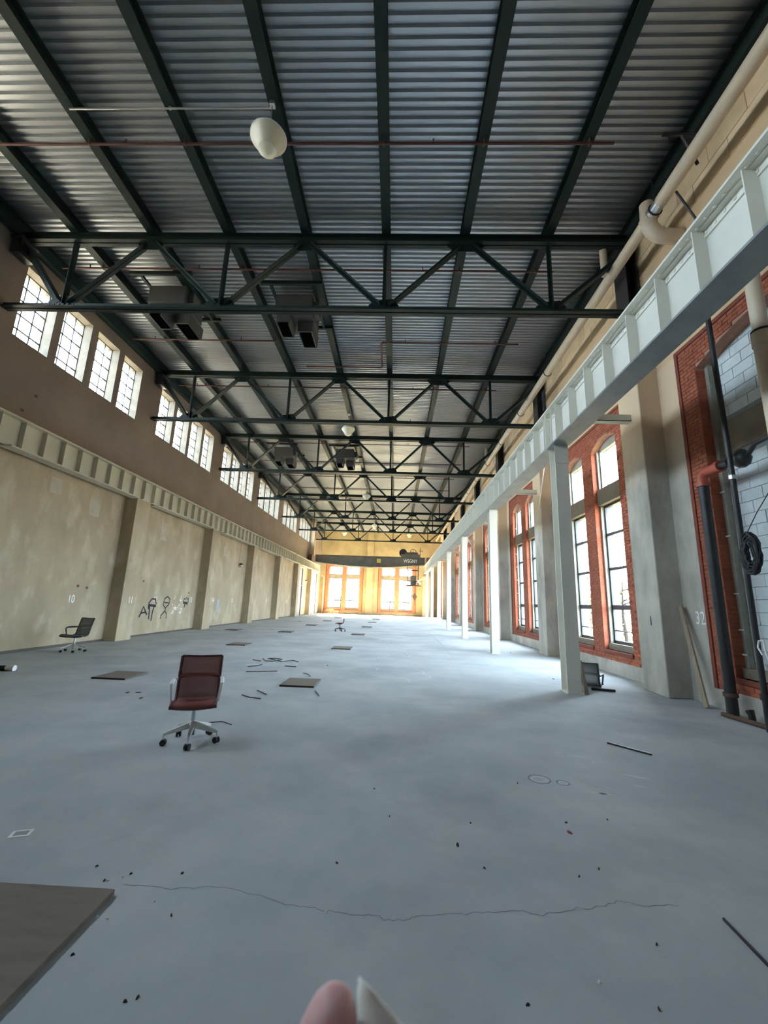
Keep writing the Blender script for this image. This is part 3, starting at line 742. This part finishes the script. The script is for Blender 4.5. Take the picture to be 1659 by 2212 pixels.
o = MB().tube([(0, 0, 0), (.0, .06, .1), (0, .03, .19), (0, -.05, .2), (0, -.06, .05), (0, -.12, -.15), (0, -.4, -.3)], .012, 8).build('white_cable', m_white, None, True); o.location = (5.24, 6.40, 1.05); tag(o, 'loop of white cable hooked over the thin black pipe low down', 'cable')
o = MB().tube([(5.28, 7.38, .04), (5.40, 6.3, .04), (5.42, 4.5, .04)], .035, 8).build('floor_pipe', m_rust, None, True); tag(o, 'rusty pipe lying on the floor along the wall base', 'pipe')
o = MB().tube([(0, 0, 0), (0, 0, .10), (0, .03, .16)], [.05, .045, .06], 8).build('pipe_stub', m_black); o.location = (5.50, 7.08, 0); tag(o, 'short black pipe stub rising from the floor beside the standpipe', 'pipe')
o = MB().beam((5.44, 7.96, .004), (5.60, 8.60, 1.74), .11, .032, (1, 0, 0)).build('timber_plank', m_timber); tag(o, 'weathered timber plank leaning in the corner beside the number 32', 'plank')
o = MB().prism([(0, 0), (.10, 0), (-.02, .62), (-.04, .62)], 0, .02).build('timber_offcut', m_timber); o.location = (3.68, 8.70, .001); o.rotation_euler = (0, 0, .3); tag(o, 'tapered brown timber offcut leaning on the nearest column base', 'plank')

# ------------------------------------------------------------------ sprinkler pipes
def spr(y, x0, x1, lab, extra=None):
    t = thing('sprinkler_pipe', lab, 'pipe', (0, y, 10.47), 0, 'red sprinkler branch pipes')
    MB().tube([(x0, 0, 0), (x1, 0, 0)], .026, 8).build('pipe_run', m_redpipe, t, True)
    x = x0+.8
    while x < x1: MB().tube([(x, 0, .02), (x, 0, .12)], .014, 6).build('sprinkler_head', m_rust, t); x += 3.1
    for x in (-8.42, -6.44, -4.48, -2.50, -.48, 1.49, 3.53):
        if x0 < x < x1: bx('hanger', m_rust, t, x-.012, x+.012, -.04, .04, -.035, .09)
    return t
nm = ['first', 'second', 'third', 'fourth', 'fifth', 'sixth', 'seventh', 'eighth', 'ninth', 'tenth', 'eleventh']
for i in range(10):
    y = 6.56+i*S/2
    if i in (2,): spr(y, -9.6, -4.4, 'short red sprinkler pipe, left half of the third row'); o = spr(y, -.7, 4.0, 'red sprinkler pipe with a dropped bend, right half of the third row'); MB().tube([(-.7, 0, 0), (-.75, .05, 0), (-.75, 1.5, 0), (-.8, 1.6, 0), (-3.7, 1.6, 0)], .032, 8).build('offset_bend', m_redpipe, o, True)
    else: spr(y, -9.6, 4.0, 'red sprinkler pipe under the roof deck, %s row from the camera' % nm[i])

# ------------------------------------------------------------------ hanging lamps
def make_lamp():
    t = thing('pendant_lamp', 'x', 'lamp')
    MB().tube([(0, 0, .34), (0, 0, .78)], .012, 8).build('stem', m_chrome, t); MB().lathe([(.03, .40), (.06, .37), (.075, .30), (.07, .22)], n=16).build('socket_cap', m_chrome, t, True)
    MB().lathe([(.075, .24), (.16, .20), (.27, .11), (.315, .03), (.315, .0), (.295, -.04), (.22, -.14), (.17, -.22), (.165, -.235)], n=32).build('glass_bowl', m_lampglass, t, True)
    MB().lathe([(.165, -.232), (.16, -.26), (.11, -.295), (.04, -.31), (.001, -.312)], n=24).build('bottom_lens', m_lampglass, t, True)
    MB().lathe([(.318, .035), (.325, .03), (.325, .005), (.318, 0)], n=32).build('rim_band', m_white, t, True)
    bx('junction_box', m_chrome, t, -.05, .05, -.05, .05, .76, .84)
    return t
lp = make_lamp(); 
LS = [((-2.52, 5.92, 9.72), 'nearest cream glass pendant lamp, hanging from the metal ceiling'), ((-2.50, 18.9, 9.70), 'second cream pendant lamp, hanging beyond the second truss'), ((-2.50, 31.9, 9.70), 'third cream pendant lamp in the middle row'), ((-2.50, 44.9, 9.70), 'fourth cream pendant lamp in the middle row, small and far away'), ((-6.44, 50.4, 9.70), 'far cream pendant lamp left of the middle, before the end wall'), ((1.49, 50.6, 9.70), 'far cream pendant lamp right of the middle, before the end wall')]
for i, (l, lab) in enumerate(LS):
    o = lp if i == 0 else copy_tree(lp); o.location = l; tag(o, lab, 'lamp', 'cream pendant lamps')
t = thing('conduit', 'thin pale conduit running left from the nearest lamp under the purlins', 'pipe', (0, 5.98, 10.53)); MB().tube([(-6.42, 0, 0), (-2.58, 0, 0)], .016, 8).build('tube', m_chrome, t)
bx('clip', m_chrome, t, -4.50, -4.46, -.02, .02, -.02, .03)
# caged wall lamps on the left wall
for (y, z, lab) in ((26.25, 3.6, 'small caged lamp hanging on the left wall below a conduit'), (46.0, 3.6, 'small caged lamp on the left wall near the far doorways')):
    t = thing('wall_lamp', lab, 'lamp', (XL+.02, y, z)); MB().lathe([(.05, .12), (.10, .06), (.10, 0)], c=(.12, 0, 0), n=14).build('shade', m_rust, t, True); MB().lathe([(.09, 0), (.11, -.06), (.06, -.14), (.001, -.16)], c=(.12, 0, 0), n=14).build('globe', m_lampglass, t, True); bx('conduit', m_chrome, t, 0, .02, -.012, .012, .05, 2.4); bx('arm', m_rust, t, 0, .12, -.02, .02, .09, .12)

# ------------------------------------------------------------------ unit heaters
def heater(x, y, lab, turn=1):
    t = thing('unit_heater', lab, 'heater', (x, y, 9.55), 0, 'unit heaters under the roof')
    for yy in (-.75, 1.25): bx('support_bar', m_steel, t, -.9, .9, yy-.04, yy+.04, .92, 1.02)
    for xx in (-.62, .62): bx('support_bar', m_steel, t, xx-.04, xx+.04, -.71, 1.21, .93, 1.0)
    bx('casing', m_duct, t, -.55, .55, -.35, .75, .35, .92, bevel=.02)
    MB().prism([(-.50, .35), (-.06, .35), (-.10, -.05), (-.46, -.05)], -.30, .35).build('outlet_hood', m_duct, t)
    h = MB().prism([(.04, .38), (.52, .38), (.50, .0), (.06, .0)], .1, .95).build('outlet_hood', m_duct, t)
    bx('grille', m_void, t, -.43, -.13, -.305, .30, -.056, .02); bx('grille', m_void, t, .10, .46, .15, .90, -.008, .03)
    bx('drive_box', m_duct, t, .56, .72, -.2, .2, .45, .8)
heater(-6.9, 10.78, 'unit heater with dark outlets behind the first truss, over the left side'); heater(-3.25, 11.1, 'unit heater with two dark outlets right of centre behind the first truss')
heater(-6.9, 23.8, 'distant unit heater on the left, behind the third truss'); heater(-3.25, 23.9, 'distant unit heater at the middle, behind the third truss')

# ------------------------------------------------------------------ bridge crane at the far end
CYc = 47.3; t = thing('bridge_crane', 'grey fish-bellied overhead crane spanning the hall before the far windows', 'crane', (0, CYc, 0))
xa, xb_ = -9.1, 3.15; n = 24
topz = 6.58
prof = [(xa+(xb_-xa)*i/n, 5.42+.42*(2*i/n-1)**2*(1 if True else 0)) for i in range(n+1)]
for ya in (-.45, .43):
    mb = MB()
    for i in range(n): mb.prism([prof[i], prof[i+1], (prof[i+1][0], topz), (prof[i][0], topz)], ya, ya+.02)
    mb.build('web_plate', m_crane, t)
mb = MB()
for i in range(n):
    for yy in (-.44, .44): mb.beam((prof[i][0], yy, prof[i][1]-.01), (prof[i+1][0]+.01, yy, prof[i+1][1]-.01), .30, .03)
mb.build('bottom_flange', m_crane, t); bx('top_flange', m_crane, t, xa, xb_, -.60, -.28, topz, topz+.03); bx('top_flange', m_crane, t, xa, xb_, .28, .60, topz, topz+.03)
for x, zr in ((-9.52, 5.83), (3.50, 6.085)): 
    e = MB().box(x-.2, x+.2, -1.4, 1.4, zr+.03, 6.55).build('end_truck', m_rust, t)
    for yy in (-1.1, 1.1): MB().tube([(x-.08, yy, zr+.14), (x+.08, yy, zr+.14)], .14, 16).build('wheel', m_rust, e)
bx('yellow_plate', m_yellow, t, -2.2, -1.75, -.47, -.452, 5.9, 6.35)
place('lettering', text_mesh('WSGNY', .55, m_whitepaint, .75), t, (1.55, -.458, 6.02), (PI/2, 0, 0))
h = MB().box(.5, 2.6, -.6, .6, 6.62, 6.95).build('trolley_frame', m_crane, t); MB().tube([(.72, -.3, 7.12), (.72, .3, 7.12)], .44, 24).build('gear_case', m_black, h, True)
MB().tube([(.9, -.2, 7.0), (2.4, -.2, 7.0)], .2, 14).build('rope_drum', m_crane, h, True)
mb = MB().tube([(1.85+.34*math.cos(a*PI/12), -.35, 7.18+.34*math.sin(a*PI/12)) for a in range(24)], .035, 8, True)
for q in range(5): a = q*2*PI/5+.3; mb.beam((1.85, -.35, 7.18), (1.85+.33*math.cos(a), -.35, 7.18+.33*math.sin(a)), .04, .05, (0, 1, 0))
mb.build('spoked_wheel', m_black, h)
MB().beam((2.62, -.5, 6.6), (2.62, -.5, 7.75), .06, .06).beam((2.45, -.5, 7.35), (2.95, -.5, 7.35), .05, .05).build('control_mast', m_rust, t)
mb = MB()
for (xx, yy) in ((1.25, -.5), (2.45, -.5), (1.25, .2), (2.45, .2)): mb.beam((xx, yy, 3.55), (xx, yy, 5.75), .07, .07)
for zz in (3.55, 4.0, 5.2): mb.beam((1.25, -.5, zz), (2.45, -.5, zz), .07, .07); mb.beam((1.25, .2, zz), (2.45, .2, zz), .07, .07)
mb.build('cab_frame', m_rust, t); bx('cab_floor', m_rust, t, 1.0, 2.75, -.6, .3, 3.45, 3.53); bx('cab_box', m_crane, t, 1.6, 2.2, -.4, .1, 3.6, 4.6)
MB().beam((2.35, -.62, 4.0), (2.9, -.62, 4.25), .14, .10, (0, 1, 0)).beam((2.4, -.62, 3.95), (2.75, -.62, 3.65), .14, .10, (0, 1, 0)).build('white_bracket', m_white, t)
t = thing('hook_block', 'diamond-shaped rusty hook block hanging on a rope below the crane cab', 'hook', (2.08, CYc-.45, 0))
MB().prism([(0, 1.85), (.28, 2.35), (0, 2.75), (-.28, 2.35)], -.08, .08).build('plate', m_rust, t); MB().tube([(0, 0, 2.7), (0, 0, 3.44)], .02, 8).build('rope', m_rust, t); MB().tube([(0, 0, 1.9), (0, 0, 1.35)], .02, 8).build('tail_rope', m_rust, t)
for z, lab in ((4.73, 'top'), (3.6, 'middle'), (2.35, 'bottom')):
    o = MB().prism([(0, -.22), (.22, 0), (0, .22), (-.22, 0)], -.006, .006).build('diamond_placard', m_white); o.location = (3.86, YF-1.32, z); tag(o, '%s of three white diamond placards on the far right concrete pier' % lab, 'sign', 'white diamond placards')
bx('corner_pier', m_wall_f, wf, 3.4, 4.3, YF-1.3, YF+.05, 0, 5.0)
MB().tube([(XL+.55, YF-.25, 0), (XL+.55, YF-.25, 4.6), (XL+.25, YF-.25, 4.75)], .07, 10).build('corner_pipe', m_pvc, wf, True)
# rubble pile in the far left corner
RUB = ['flat brick scrap', 'broken timber piece', 'chunk of rubble']
cnt = 0
for lay, (nx, ny) in enumerate(((9, 2), (6, 2), (3, 1))):
    for ix in range(nx):
        for iy in range(ny):
            r = MB(); a, b_, c = random.uniform(.10, .14), random.uniform(.08, .11), random.uniform(.07, .095); cnt += 1
            r.add([(random.uniform(.75, 1.0)*sx*a, random.uniform(.75, 1.0)*sy*b_, random.uniform(.8, 1.0)*sz*c) for sz in (-1, 1) for sx, sy in ((-1, -1), (1, -1), (1, 1), (-1, 1))], [(0, 3, 2, 1), (4, 5, 6, 7), (0, 1, 5, 4), (1, 2, 6, 5), (2, 3, 7, 6), (3, 0, 4, 7)])
            o = r.build('rubble_piece', m_rubble)
            o.location = (-9.15+lay*.28+ix*.31+random.uniform(-.01, .01), YF-.75+iy*.29-lay*.02+(.15 if ny == 1 else 0), .098+.19*lay); o.rotation_euler = (0, 0, random.uniform(-.12, .12))
            tag(o, ('piece of rubble on the floor in the far left corner heap', 'piece of rubble in the middle layer of the far left corner heap', 'piece of rubble on top of the far left corner heap')[lay], 'rubble', 'rubble pieces in the far left corner')

# ------------------------------------------------------------------ office chairs
def chair(label, loc, rz, mm, rail, armm, name='office_chair', arms=True, base=True, leg0=0., basem=None, low=False, group=None):
    t = thing(name, label, 'chair', loc, rz, group)
    z0 = .0
    if low: prof = [(-.22, .40), (-.20, .42), (-.1, .43), (.06, .425), (.16, .43)]; back = [(.17, .44), (.19, .50), (.20, .58), (.20, .66)]; wd = .20
    else: prof = [(-.265, .405), (-.262, .43), (-.235, .448), (-.15, .450), (0, .425), (.10, .415), (.165, .435)]; back = [(.165, .435), (.195, .48), (.21, .55), (.235, .66), (.265, .77), (.30, .885)]; wd = .225
    def sheet(pr, nm, m):
        mb = MB(); k = 9; np_ = len(pr)
        for i, (y, z) in enumerate(pr):
            for j in range(k):
                u = j/(k-1)*2-1; mb.v.append((u*wd, y+(.012*(1-u*u)*i/(np_-1) if nm == 'backrest' else 0), z-(.018*(1-u*u)*(1-i/(np_-1)) if nm == 'seat' else 0)))
        for i in range(len(pr)-1):
            for j in range(k-1): mb.f.append((i*k+j, i*k+j+1, (i+1)*k+j+1, (i+1)*k+j))
        o = mb.build(nm, m, t, True); s = o.modifiers.new('thickness', 'SOLIDIFY'); s.thickness = .010; s.offset = 0; return o
    sheet(prof, 'seat', mm); sheet(back, 'backrest', mm)
    for s in (-1, 1): MB().tube([(s*wd, y, z) for y, z in prof+back[1:]], .017, 8).build('side_rail', rail, t, True)
    if not low:
        MB().tube([(-wd, .300, .885), (0, .312, .878), (wd, .300, .885)], .012, 8).build('top_hem', rail, t, True)
        MB().tube([(-wd, .232, .66), (-wd*.5, .262, .672), (0, .268, .674), (wd*.5, .262, .672), (wd, .232, .66)], .022, 8).build('lumbar_bar', mm, t, True)
        MB().tube([(-wd, -.264, .415), (0, -.266, .400), (wd, -.264, .415)], .012, 8).build('front_hem', rail, t, True)
    if arms:
        for s in (-1, 1):
            MB().tube([(s*(wd+.02), .225, .640), (s*(wd+.035), .10, .645), (s*(wd+.04), -.04, .642), (s*(wd+.04), -.085, .625), (s*(wd+.035), -.095, .58), (s*(wd+.02), -.06, .44)], [.018, .022, .022, .02, .017, .015], 8).build('armrest', armm, t, True)
    if not base: return t
    bm = basem or m_chrome
    MB().prism([(-.10, .37), (.10, .37), (.14, .425), (-.14, .425)], -.10, .10).build('tilt_mechanism', rail, t)
    MB().tube([(0, 0, .20), (0, 0, .40)], .022, 12).build('gas_lift', m_chrome if not low else m_greyrail, t, True)
    MB().tube([(0, 0, .075), (0, 0, .19)], .027, 12).build('lift_sleeve', m_rubber, t, True)
    MB().lathe([(.045, .15), (.055, .19), (.04, .215), (.028, .22)], n=16).build('hub', bm, t, True)
    for k in range(5):
        a = leg0-rz+k*2*PI/5; d = Vector((math.cos(a), math.sin(a), 0)); sd = Vector((-d.y, d.x, 0))
        R0, R1 = .035, .295
        mb = MB(); c = [d*R0-sd*.028+Vector((0, 0, .15)), d*R0+sd*.028+Vector((0, 0, .15)), d*R0+sd*.022+Vector((0, 0, .21)), d*R0-sd*.022+Vector((0, 0, .21)),
                        d*R1-sd*.014+Vector((0, 0, .10)), d*R1+sd*.014+Vector((0, 0, .10)), d*R1+sd*.011+Vector((0, 0, .128)), d*R1-sd*.011+Vector((0, 0, .128))]
        mb.add(c, [(0, 1, 2, 3), (7, 6, 5, 4), (0, 4, 5, 1), (1, 5, 6, 2), (2, 6, 7, 3), (3, 7, 4, 0)])
        mb.tube([d*(R1-.008)+Vector((0, 0, .06)), d*(R1-.008)+Vector((0, 0, .115))], .010, 8)
        lg = mb.build('leg', bm, t)
        cs = MB(); ca = a+1.2; cd = Vector((math.cos(ca), math.sin(ca), 0)); cc = d*(R1-.012)+Vector((0, 0, .033))
        for s in (-1, 1): cs.tube([cc+cd*s*.008, cc+cd*s*.026], .033, 14)
        cs.tube([cc-cd*.01, cc+cd*.01], .014, 8); cs.build('caster', m_rubber, lg)
    return t
chair('maroon mesh office chair with white armrests in the open foreground', (-2.25, 5.08, 0), math.radians(20), m_redmesh, m_reddark, m_white, leg0=0.0)
chair('grey mesh office chair standing by the left wall under number 10', (-8.76, 11.75, 0), math.radians(-14), m_greymesh, m_greyrail, m_greyrail, leg0=.35)
chair('small dark armless task chair alone far down the hall', (-2.95, 23.3, 0), math.radians(-88), m_reddark, m_reddark, m_reddark, arms=False, leg0=.2, basem=m_greyrail, low=True)
o = chair('grey mesh chair shell lying on the floor behind the nearest column', (4.12, 9.50, -.385), math.radians(148), m_greymesh, m_greyrail, m_greyrail, name='broken_chair', base=False); o.location.z = -.36
o = MB().tube([(4.02, 9.18, .03), (4.44, 9.06, .03)], .026, 8).build('metal_bar', m_rubber); tag(o, 'short black bar on the floor in front of the broken chair', 'bar')

# ------------------------------------------------------------------ floor cover boards
def board(x, y, lab, sx=.64, sy=.76):
    t = thing('cover_board', lab, 'board', (x, y, 0), 0, 'brown boards covering holes in the floor')
    bx('panel', m_plywood, t, 0, sx, 0, sy, .004, .030); bx('edge_strip', m_plyedge, t, -.004, sx+.004, -.012, 0, 0, .031)
BL = {(0, 0): 'large brown cover board in the bottom left corner of the photo'}
for c, x in enumerate((-2.12, -5.72, -9.05)):
    for r in range(7):
        y = 1.86+S*r
        if c and r == 0: continue
        if c == 2 and r not in (3,): continue
        if c == 2: x = -8.4
        colname = ('middle row', 'left row', 'row by the left wall')[c]
        lab = BL.get((c, r), 'brown board covering a floor hole, %s, %s of its row' % (colname, ['first', 'second', 'third', 'fourth', 'fifth', 'sixth', 'seventh'][r]))
        board(x, y-(.05 if r else 0), lab)

# ------------------------------------------------------------------ litter on the floor
def scrap(name, x, y, sx, sy, m, label, cat, group, a=None):
    mb = MB(); n = 7; a = random.uniform(0, 6) if a is None else a
    ring = [(x+math.cos(a)*math.cos(2*PI*k/n)*sx*random.uniform(.7, 1.1)-math.sin(a)*math.sin(2*PI*k/n)*sy*random.uniform(.7, 1.1), y+math.sin(a)*math.cos(2*PI*k/n)*sx+math.cos(a)*math.sin(2*PI*k/n)*sy) for k in range(n)]
    vs_ = [(p_[0], p_[1], .0005) for p_ in ring]+[(p_[0]*.5+x*.5, p_[1]*.5+y*.5, .009) for p_ in ring]
    fs = [tuple(range(n-1, -1, -1)), tuple(range(n, 2*n))]+[(k, (k+1) % n, n+(k+1) % n, n+k) for k in range(n)]
    o = mb.add(vs_, fs).build(name, m); return tag(o, label, cat, group)
for x, y in ((-1.74, 2.85), (-1.5, 2.8), (-1.21, 2.83), (-1.1, 2.5), (-1.04, 2.03), (-1.41, 2.23), (-1.61, 2.73), (1.7, 3.75), (1.33, 3.1), (1.17, 3.01), (1.33, 2.5), (1.13, 2.15), (.59, 2.13), (1.18, 4.37), (1.35, 3.67), (-.32, 3.01), (.6, 3.04), (0, 3.63), (.61, 3.59), (-.14, 4.1), (-1.0, 2.05)):
    scrap('leaf_scrap', x, y, .011, .005, m_leaf, 'tiny dark scrap on the floor beside the large brown cover board' if x < -.9 else ('tiny dark scrap on the right foreground floor' if x > .9 else 'tiny dark scrap on the middle of the foreground floor'), 'debris', 'dark scraps on the foreground floor')
scrap('dead_leaf', .47, 3.29, .03, .011, m_leaf, 'dark curled leaf on the floor right of centre', 'leaf', None, PI/2)
for x, y in ((-1.59, 2.73), (-1.53, 2.77), (-1.4, 2.45), (-1.46, 2.46), (-1.24, 2.59), (1.84, 3.63), (.94, 2.26), (-.32, 2.585)):
    scrap('paint_chip', x, y, .010, .005, m_chip, 'small white paint chip on the floor by the large brown cover board' if x < -.9 else ('small white paint chip on the floor crack near the fingertip' if x < 0 else 'small white paint chip on the right foreground floor'), 'debris', 'white chips on the floor')
scrap('red_scrap', 1.32, 3.53, .028, .016, m_redchip, 'small dark red scrap on the right foreground floor', 'debris', None)
for x, y, lab in ((-4.22, 7.33, 'flat dark scrap on the floor left of the maroon chair'), (-3.96, 6.97, 'longer dark scrap on the floor nearest to the left of the maroon chair'), (-4.39, 7.3, 'smallest of three dark scraps left of the maroon chair'), (3.70, 10.4, 'black lump on the floor beside the nearest steel column'), (4.16, 15.79, 'black lump on the floor by the second steel column'), (-1.67, 11.13, 'dark clod on the floor between the cover boards')):
    scrap('dark_lump', x, y, .06, .03, m_leaf, lab, 'debris', None)
t = thing('paper_card', 'white card with a dark printed middle, lying at the left edge', 'card', (-2.47, 3.145, .0), .35); bx('sheet', m_chip, t, -.06, .06, -.045, .045, .0005, .003); bx('print', mat('card_print', (.28, .29, .28), .8), t, -.04, .04, -.028, .028, .003, .0036)
t = thing('torch', 'black and white torch-like object on the floor at the left edge', 'torch', (-7.93, 8.72, .05), .1); MB().tube([(-.25, 0, 0), (.12, 0, 0)], .05, 12).build('barrel', m_rubber, t, True); MB().tube([(.12, 0, 0), (.28, 0, 0)], [.05, .06], 12).build('head', m_white, t, True)
def wire(pts, r, lab, m=m_black, name='wire_offcut'):
    P_ = []
    pts = [Vector((*p_, .008)) for p_ in pts]
    for i in range(len(pts)-1):
        for k in range(4): P_.append(pts[i].lerp(pts[i+1], k/4))
    P_.append(pts[-1]); tag(MB().tube(P_, r, 6).build(name, m, None, True), lab, 'wire')
wire([(-2.53, 7.46), (-2.36, 7.31), (-2.14, 7.24)], .008, 'curved dark wire offcut nearest the maroon chair back')
wire([(-2.4, 7.85), (-2.15, 7.57)], .008, 'straight dark wire offcut left of the middle cover board')
wire([(-1.4, 8.02), (-1.31, 7.79), (-1.26, 7.63)], .007, 'short bent wire just in front of the middle cover board')
wire([(-2.01, 9.84), (-1.85, 9.67), (-1.77, 9.44)], .007, 'hooked wire just behind the middle cover board')
wire([(-3.45, 10.4), (-3.3, 10.55), (-3.24, 10.8)], .010, 'dark wire offcut in front of the tangle')
wire([(-3.53, 11.82), (-3.34, 11.41), (-3.15, 11.42), (-3.0, 11.8), (-3.25, 11.98), (-3.41, 11.9), (-2.9, 11.4), (-2.7, 11.7), (-2.5, 11.5)], .012, 'tangle of dark wire on the floor in mid hall')
wire([(-3.73, 11.57), (-3.44, 11.34)], .010, 'straight wire left of the wire tangle')
wire([(-2.37, 5.81), (-2.22, 5.88), (-2.05, 5.76)], .006, 'thin curved wire on the floor behind the maroon chair base')
wire([(-3.25, 9.69), (-2.62, 9.93)], .009, 'long straight wire left of the middle cover board', m_rust)
wire([(-2.65, 10.71), (-2.36, 10.65)], .010, 'short wire offcut beyond the long straight wire')
o = MB().beam((2.65, 5.705, .010), (2.965, 5.33, .010), .022, .018).build('metal_strip', m_black); tag(o, 'straight dark metal strip on the right foreground floor', 'strip')
o = MB().beam((1.80, 2.70, .008), (1.775, 2.30, .008), .010, .012).build('metal_strip', m_black); tag(o, 'thin dark rod at the right edge of the near floor', 'strip')
for (x, y, lab) in ((-7.3, 33.0, 'small black bundle on the floor far along the left wall'), (2.3, 43.0, 'small scatter of dark scraps near the far columns')):
    scrap('dark_bundle', x, y, .25, .12, m_leaf, lab, 'debris', None)

# ------------------------------------------------------------------ outdoors
g = struct(bx('ground_outside', m_grass, None, -80, 90, -60, 130, -1.4, -1.0))
annex = struct(bx('roof_outside', m_annex, None, -34, XL-.46, -20, 70, 6.8, 7.2))
def tree(loc, ht, lab, rad=2.2, name='autumn_tree'):
    t = thing(name, lab, 'tree', loc, random.uniform(0, 6), 'trees outside the windows')
    mb = MB(); mb.tube([(0, 0, 0), (.05, .03, ht*.25), (-.05, .06, ht*.5), (.08, 0, ht*.9)], [.14, .11, .08, .03], 8)
    tips = []
    for i in range(13):
        z = ht*random.uniform(.18, .8); a = random.uniform(0, 6.28); L_ = rad*random.uniform(.5, 1.0)
        q = (math.cos(a)*L_, math.sin(a)*L_, z+L_*random.uniform(.2, .7)); m_ = (q[0]*.5, q[1]*.5, (z+q[2])/2-.1)
        mb.tube([(0, 0, z), m_, q], [.045, .03, .012], 6); tips.append((m_, q))
    mb.build('trunk', m_bark, t, True)
    lf = MB()
    for m_, q in tips:
        for k in range(70):
            s = random.random(); p_ = Vector(m_).lerp(Vector(q), s)+Vector((random.gauss(0, .35), random.gauss(0, .35), random.gauss(0, .3)))
            a = Vector((random.uniform(-1, 1), random.uniform(-1, 1), random.uniform(-1, 1))).normalized()*.09; b_ = a.orthogonal().normalized()*.05
            lf.add([p_-a, p_+b_, p_+a, p_-b_], [(0, 1, 2, 3)])
    o = lf.build('foliage', m_foliage, t); o['kind'] = 'stuff'
for i, (x, y, h_) in enumerate(((12.5, 24, 4.6), (14, 31, 5.0), (11.5, 40, 4.4), (16, 52, 5.2), (13, 17.5, 4.0))):
    tree((x, y, -1.0), h_, 'yellow autumn tree outside the right windows, %s of five' % ORD[i], 2.0)
for i, (x, y, h_) in enumerate(((-8.5, 66, 4.6), (-5.2, 68, 5.0), (-.8, 66, 4.6), (2.6, 69, 4.4))):
    tree((x, y, -1.0), h_, ['yellow autumn tree behind the left pane of the far left window', 'yellow autumn tree behind the right pane of the far left window', 'yellow autumn tree behind the left pane of the far right window', 'yellow autumn tree behind the right pane of the far right window'][i], 1.9)

# ------------------------------------------------------------------ photographer's hand just below the lens
def hand():
    t = thing('hand', 'blurred pink fingertip with a pale nail poking up at the bottom edge', 'hand', (0, 0, 0))
    Mi = cam.matrix_world
    def W(x, y, z): return Mi @ Vector((x, y, z))
    # metacarpals meet below the frame; one skinned figure with separate fingers
    V = []; E_ = []; Rr = []
    def chain(root, pts):
        prev = root
        for p_, r in pts:
            V.append(W(*p_)); Rr.append(r); E_.append((prev, len(V)-1)); prev = len(V)-1
        return prev
    V.append(W(.015, -.260, -.125)); Rr.append(.030)
    V.append(W(.010, -.215, -.125)); Rr.append(.026); E_.append((0, 1))
    V.append(W(.03, -.33, -.10)); Rr.append(.028); E_.append((2, 0))
    chain(1, [((-.021, -.190, -.127), .0118), ((-.0185, -.168, -.127), .0112), ((-.0168, -.1575, -.127), .0098), ((-.0145, -.1495, -.127), .0072), ((-.0130, -.1455, -.127), .0040)])
    chain(1, [((.022, -.190, -.118), .0095), ((.028, -.178, -.100), .0088), ((.030, -.182, -.085), .0075)])
    chain(1, [((.040, -.200, -.118), .0090), ((.048, -.190, -.100), .0082), ((.050, -.196, -.086), .0072)])
    chain(0, [((.055, -.225, -.118), .0080), ((.064, -.214, -.104), .0072), ((.066, -.220, -.092), .0062)])
    chain(0, [((-.030, -.240, -.128), .0115), ((-.048, -.222, -.132), .0100), ((-.055, -.205, -.134), .0080)])
    me = bpy.data.meshes.new('fingers'); me.from_pydata([tuple(v) for v in V], E_, []); me.materials.append(m_skin)
    o = bpy.data.objects.new('fingers', me); COL.objects.link(o); o.parent = t
    sk = o.modifiers.new('skin', 'SKIN'); sk.use_smooth_shade = True
    for i, r in enumerate(Rr): me.skin_vertices[0].data[i].radius = (r, r)
    me.skin_vertices[0].data[0].use_root = True
    ss = o.modifiers.new('smooth', 'SUBSURF'); ss.levels = 2; ss.render_levels = 2
    # long pale nail on the right-hand side of the fingertip
    mb = MB(); n = 10; k = 9
    for i in range(n):
        s = i/(n-1); y_ = -.167+.0240*s
        xl = -.0075-.0006*s; xr = xl+.0205*(1-s)**.9+.0006
        for j in range(k):
            u = j/(k-1)*2-1; cx = xl+(xr-xl)*math.cos(u*PI/2)
            mb.v.append(tuple(W(cx, y_, -.1270+u*.0062*(1-s*.85))))
    for i in range(n-1):
        for j in range(k-1): mb.f.append((i*k+j, i*k+j+1, (i+1)*k+j+1, (i+1)*k+j))
    nl = mb.build('fingernail', m_nail, t, True); s = nl.modifiers.new('thickness', 'SOLIDIFY'); s.thickness = .0012
hand()
